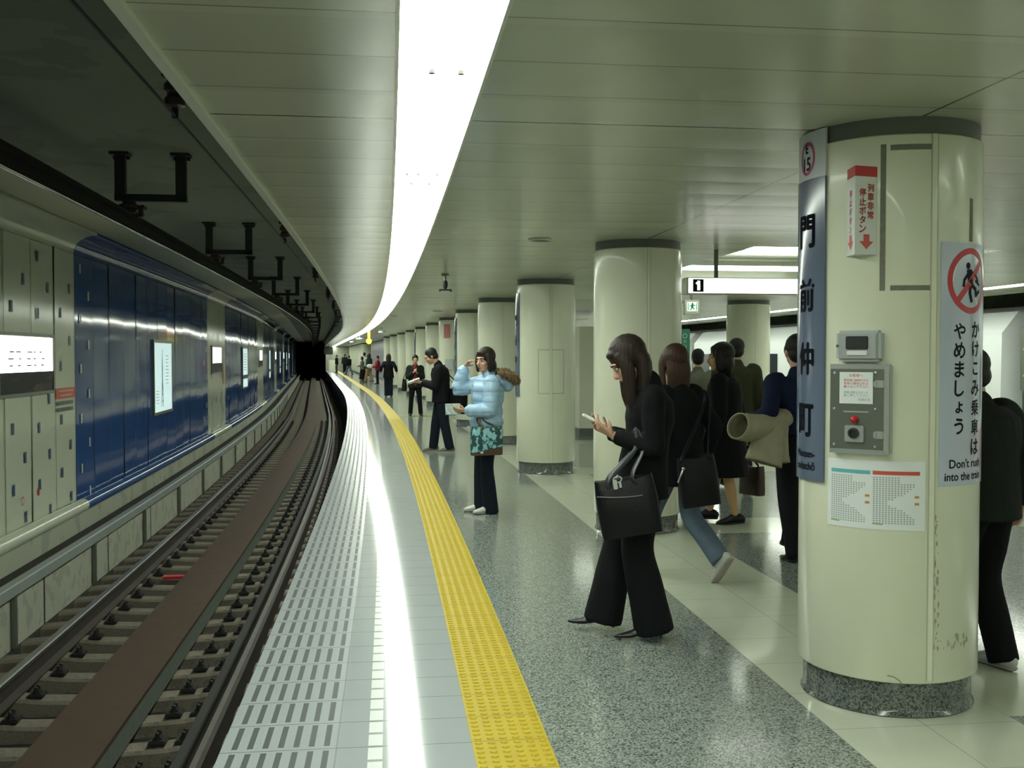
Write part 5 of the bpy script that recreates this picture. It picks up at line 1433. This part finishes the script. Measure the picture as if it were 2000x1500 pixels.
# ------- far crowd
FAR = [
    ('person in long black coat seen from behind, nearest of the far crowd', -4.52, 37.5, -5, 1.56, dict(handL=(-.30, .0, .95), handR=(.30, -.05, .95)), 'black', .70, 'dnavy', 'long', 'f'),
    ('person in red-brown jacket in the far crowd, turned towards the track', -7.15, 54.5, -100, 1.50, dict(handL=(-.1, .3, .95), handR=(.1, .3, .95)), 'red', .78, 'black2', 'short', 'm'),
    ('person in dark green top carrying a white bag in the far crowd', -8.05, 57.7, -60, 1.62, dict(footL=(-.1, .2, .075), footR=(.1, -.15, .1)), 'green', .80, 'tan', 'long', 'f'),
    ('person in grey jacket and long black skirt in the far crowd', -8.95, 61.2, -95, 1.45, dict(handL=(-.1, .3, .95)), 'grey', .76, 'skirt', 'bob', 'f'),
    ('tall person in white shirt standing behind the grey jacket in the far crowd', -9.25, 64.2, 10, 1.70, dict(), 'white', .8, 'black2', 'short', 'm'),
    ('walking person in black jacket and blue jeans, apart from the far crowd', -12.25, 77, -60, 1.52, dict(footL=(-.08, .3, .085), footR=(.08, -.28, .13), frR=(0, 30)), 'black', .8, 'jeans', 'short', 'm'),
    ('dark figure near the platform end, the leftmost of the last pair', -15.75, 92, -90, 1.58, dict(), 'black', .72, 'brown', 'short', 'm'),
    ('dark figure near the platform end, the rightmost of the last pair', -15.1, 92.5, -20, 1.66, dict(), 'charcoal', .74, 'black2', 'short', 'm'),
]
for lb, X, Y, hd, H, ps, top, hem, bot, hr, sx_ in FAR:
    wr = [dict(k='jacket', m=C[top], hem=hem, ease=.045, sleeve=.028, vox=.024)]
    if bot == 'skirt': wr.append(dict(k='skirt', m=C['black'], hem=.10, flare=.05, vox=.026))
    else: wr.append(dict(k='trousers', m=C[bot], r=(.1, .08, .078), vox=.024))
    person(lb, X, Y, hd, H, ps, wr, vox=.026, sex=sx_, hair=hr, hm=H_DARK)

# ================================================================== THINGS PEOPLE CARRY
def box_on(root, name, m, c, size, eul=(0, 0, 0), label='', cat='', bev=.004, parts=()):
    mx = wmat(root) @ Matrix.Translation(c) @ Matrix.Rotation(R(eul[2]), 4, 'Z') @ Matrix.Rotation(R(eul[1]), 4, 'Y') @ Matrix.Rotation(R(eul[0]), 4, 'X')
    t = thing(name, label, cat, mx=mx)
    return t, mx
# phone
t, mx = box_on(fw, 'mobile_phone', M['white'], (-.028, .235, 1.165), (0, 0, 0), (28, 0, 0), 'pale mobile phone held in the hands of the woman in black', 'phone')
MB().box((0, 0, 0), (.048, .10, .014), bev=.004).build('case', M['white'], t, world=False)
MB().box((0, .015, .0075), (.038, .05, .002)).build('screen', emit('phone_glow', (.5, .6, .7), .7), t, world=False)
MB().box((0, -.03, .0075), (.036, .03, .002)).build('keypad', M['grey_box'], t, world=False)
# tote hanging from her forearm
def tote(root, c, w_, h, d, yaw, roll, straps, m, label, sag=.02, sm=LEATHER, inner=None, name='handbag'):
    mx = wmat(root) @ Matrix.Translation(c) @ Matrix.Rotation(R(yaw), 4, 'Z') @ Matrix.Rotation(R(roll), 4, 'Y')
    t = thing(name, label, 'bag', mx=mx)
    mb = MB(); vs = []; nz, nu = 8, 24
    for j in range(nz + 1):
        v = j / nz; z = h * v; wv = w_ / 2 * (1 + .05 * math.sin(PI * v) - .04 * v); dv = d / 2 * (1 + .22 * math.sin(PI * v * .9) - .35 * v)
        for i in range(nu):
            a = 2 * PI * i / nu; ca, sa = math.cos(a), math.sin(a)
            x_ = wv * math.copysign(abs(ca) ** .35, ca); y_ = dv * math.copysign(abs(sa) ** .5, sa)
            vs.append((x_, y_ + .004 * math.sin(7 * v + 3 * a), z - (sag * math.cos(x_ / w_ * PI) if j == nz else 0)))
    fs = [[j * nu + i, j * nu + (i + 1) % nu, (j + 1) * nu + (i + 1) % nu, (j + 1) * nu + i] for j in range(nz) for i in range(nu)] + [list(range(nu))[::-1], [nz * nu + i for i in range(nu)]]
    mb.add(vs, fs); mb.build('bag_body', m, t, world=False, auto=50)
    for (x0, y0, x1, y1, top) in straps:
        tl_ = (mx.inverted() @ (wmat(root) @ Vector(top)))
        tl2 = Vector((tl_.x, tl_.y, tl_.z))
        mb = MB(); mb.tube([(x0, y0, h * .86), (x0 * .8, y0, h * 1.02), tl2 + Vector((-.02, y0 * .4, -.10)), tl2, tl2 + Vector((.02, y0 * .4, -.10)), (x1 * .8, y1, h * 1.02), (x1, y1, h * .86)], [(.013, .004)] * 7, 8, ref=(1, 0, 0)); mb.build('strap', sm, t, world=False, smooth=True)
    return t
wr = None
t = tote(fw, (-.235, .035, .585), .31, .30, .13, -94, -10, [(-.08, -.05, .06, -.05, (-.185, .015, 1.12)), (-.08, .05, .06, .05, (-.155, .015, 1.12))], LEATHER, 'black leather tote hanging from the forearm of the woman with the phone', sm=mat('strap_leather', (.022, .024, .03), .38))
mb = MB(); mb.box((-.045, -.073, .275), (.022, .008, .05), bev=.003); mb.box((-.02, -.073, .27), (.012, .008, .03), bev=.002)
ring_shape(mb, lambda u, v: Vector((u, -.079, v)), -.03, .30, .024, .018, .006)
mb.build('buckle', M['steel'], t, world=False)
mb = MB(); mb.tube([(-.145, -.05, .225), (-.08, -.078, .215), (0, -.084, .205), (.08, -.078, .2)], [.003] * 4, 6); mb.build('piping', M['collar'], t, world=False, smooth=True)
# black shoulder bag of the brown haired woman
t = tote(w2, (-.075, -.235, .53), .25, .33, .12, -38, -8, [(-.1, -.03, .1, -.03, (.10, -.10, 1.27))], LEATHER, 'black shoulder bag on the hip of the brown haired woman')
mb = MB(); mb.tube([(-.10, -.07, .25), (-.14, -.07, .18)], [.006, .006], 8, sub=1); mb.ball((-.095, -.07, .26), .011, 10); mb.build('clasp', M['steel'], t, world=False, smooth=True)
# dark brown handbag
t = tote(w3, (.285, -.16, .235), .26, .27, .10, 60, 0, [(-.06, -.02, .06, -.02, (.265, -.12, .70))], LEATHER_BR, 'dark brown leather handbag hanging low behind the woman in the long coat', sm=LEATHER_BR)
# beige coat draped over the navy man's arm
def sleeve_geo(pts, rad, parent, name, m, hollow):
    mb = MB(); mb.tube(pts, rad, 22, cap=False, sub=5)
    me = mb.mesh(name, [m, M['side']], True)
    o = bpy.data.objects.new(name, me); COL.objects.link(o); o.parent = parent; WM[o.name] = wmat(parent)
    bm = bmesh.new(); bm.from_mesh(me)
    big = [f for f in bm.faces if len(f.verts) > 6]; bmesh.ops.delete(bm, geom=big, context='FACES_ONLY'); bm.to_mesh(me); bm.free()
    sol = o.modifiers.new('thick', 'SOLIDIFY'); sol.thickness = .008; sol.offset = 1
    return o
cx, cy = 1.72, 7.28
t = thing('folded_coat', 'beige coat folded over the arm of the man in navy', 'coat', (cx, cy, .70))
px = lambda x_, y_, d=7.3: Vector(((x_ - 1000) * d / 2000, d, 1.5 + (695 - y_) * d / 2000)) - Vector((cx, cy, .70))
sleeve_geo([px(1441, 832, 7.18), px(1468, 836, 7.24), px(1500, 832, 7.34), px(1535, 815, 7.42)], [(.105, .085), (.11, .09), (.10, .085), (.07, .06)], t, 'rolled_body', C['beige'], True)
sleeve_geo([px(1492, 905, 7.2), px(1498, 880, 7.22), px(1508, 845, 7.28), px(1525, 808, 7.38)], [(.125, .06), (.115, .06), (.08, .06), (.05, .05)], t, 'hanging_sleeve', C['beige'], True)
sleeve_geo([px(1522, 905, 7.26), px(1520, 880, 7.28), px(1522, 840, 7.33), px(1530, 805, 7.4)], [(.075, .05), (.07, .05), (.06, .05), (.04, .04)], t, 'coat_hem', C['beige'], True)
mb = MB()
for q in ((1497, 838), (1515, 862)): mb.ball(px(q[0], q[1], 7.2), .009, 8)
mb.build('button', LEATHER_BR, t, world=False, smooth=True)
# belt buckle and key fob of the navy man are too dark to read; book, tote and phone of the others:
bk, nt, b = new_mat('book_cover'); g = G(nt); s__, n__, uv, ob = g.uv()
nt.links.new(g.ramp(g.noise(ob, 30, 2), [(.4, (.55, .6, .56)), (.55, (.25, .38, .36)), (.65, (.5, .52, .45))]), b.inputs['Base Color'])
t, mx = box_on(w8, 'paperback_book', bk, (-.08, .345, 1.0), (0, 0, 0), (0, -78, 8), 'small paperback held out by the woman in the pale blue coat', 'book')
MB().box((0, 0, .0), (.10, .14, .012), bev=.002).build('pages', M['paper'], t, world=False)
for z in (-.0075, .0075): MB().box((0, 0, z), (.104, .145, .002)).build('cover', bk, t, world=False)
pat, nt, b = new_mat('teal_floral'); g = G(nt); s__, n__, uv, ob = g.uv()
mp = nt.nodes.new('ShaderNodeMapping'); mp.inputs['Scale'].default_value = (1.0, 1.0, .62)
wn = nt.nodes.new('ShaderNodeTexNoise'); wn.inputs['Scale'].default_value = 32; nt.links.new(ob, wn.inputs['Vector'])
vm = nt.nodes.new('ShaderNodeVectorMath'); vm.operation = 'MULTIPLY_ADD'; nt.links.new(wn.outputs['Color'], vm.inputs[0]); vm.inputs[1].default_value = (.05, .05, .05); nt.links.new(ob, vm.inputs[2]); nt.links.new(vm.outputs[0], mp.inputs[0])
ds = g.voro(mp.outputs[0], 24, 'Distance'); cl_ = g.voro(mp.outputs[0], 24, 'Color')
bw = nt.nodes.new('ShaderNodeRGBToBW'); nt.links.new(cl_, bw.inputs[0])
flower = g.op('MULTIPLY', g.op('LESS_THAN', ds, .55), g.op('GREATER_THAN', bw.outputs[0], .36))
colr = g.mix(g.noise(ob, 40, 2), (.09, .32, .36), (.34, .62, .65))
sep = nt.nodes.new('ShaderNodeSeparateXYZ'); nt.links.new(ob, sep.inputs[0])
base = g.mix(flower, (.018, .06, .055), colr)
low = g.op('LESS_THAN', g.op('ADD', sep.outputs[2], g.op('MULTIPLY', sep.outputs[0], -.18)), .055)
nt.links.new(g.mix(low, base, (.075, .04, .025)), b.inputs['Base Color']); b.inputs['Roughness'].default_value = .6
t = tote(w8, (-.22, .055, .575), .30, .27, .11, -84, 0, [(-.07, -.045, .07, -.045, (-.175, .10, 1.0)), (-.07, .045, .07, .045, (-.15, .10, 1.0))], pat, 'teal and brown floral tote bag on the arm of the woman in pale blue', sm=mat('strap_brown', (.09, .075, .05), .7))
MB().box((-.07, -.062, .03), (.025, .004, .018)).build('badge', M['white'], t, world=False)
t, mx = box_on(m9, 'open_book', M['paper'], (0, .42, 1.10), (0, 0, 0), (-20, 0, 0), 'open white book held by the reading man', 'book')
for sg in (-1, 1): MB().box((sg * .065, 0, .008), (.13, .19, .016), bev=.004, rot=Matrix.Rotation(R(-sg * 14), 3, 'Y')).build('pages', M['paper'], t, world=False)
MB().box((0, 0, -.006), (.05, .19, .004)).build('spine', M['grey_box'], t, world=False)
t = tote(m9, (-.08, -.235, .62), .34, .36, .16, 40, -6, [(-.12, -.03, .12, -.03, (.04, -.06, 1.36))], C['black'], 'black shoulder bag hanging at the back of the reading man')
t = tote(w10, (.27, .0, .62), .20, .30, .10, 80, 0, [(-.04, -.02, .04, -.02, (.22, .0, 1.20))], C['charcoal'], 'dark bag hanging at the side of the person in the red top')
mb = MB(); mb.ball((-7.93, 57.3, .92), (.22, .14, .12), 14); tag(rehome(mb.build('handbag', C['white'], smooth=True)), 'white bag at the waist of the person in dark green', 'bag')
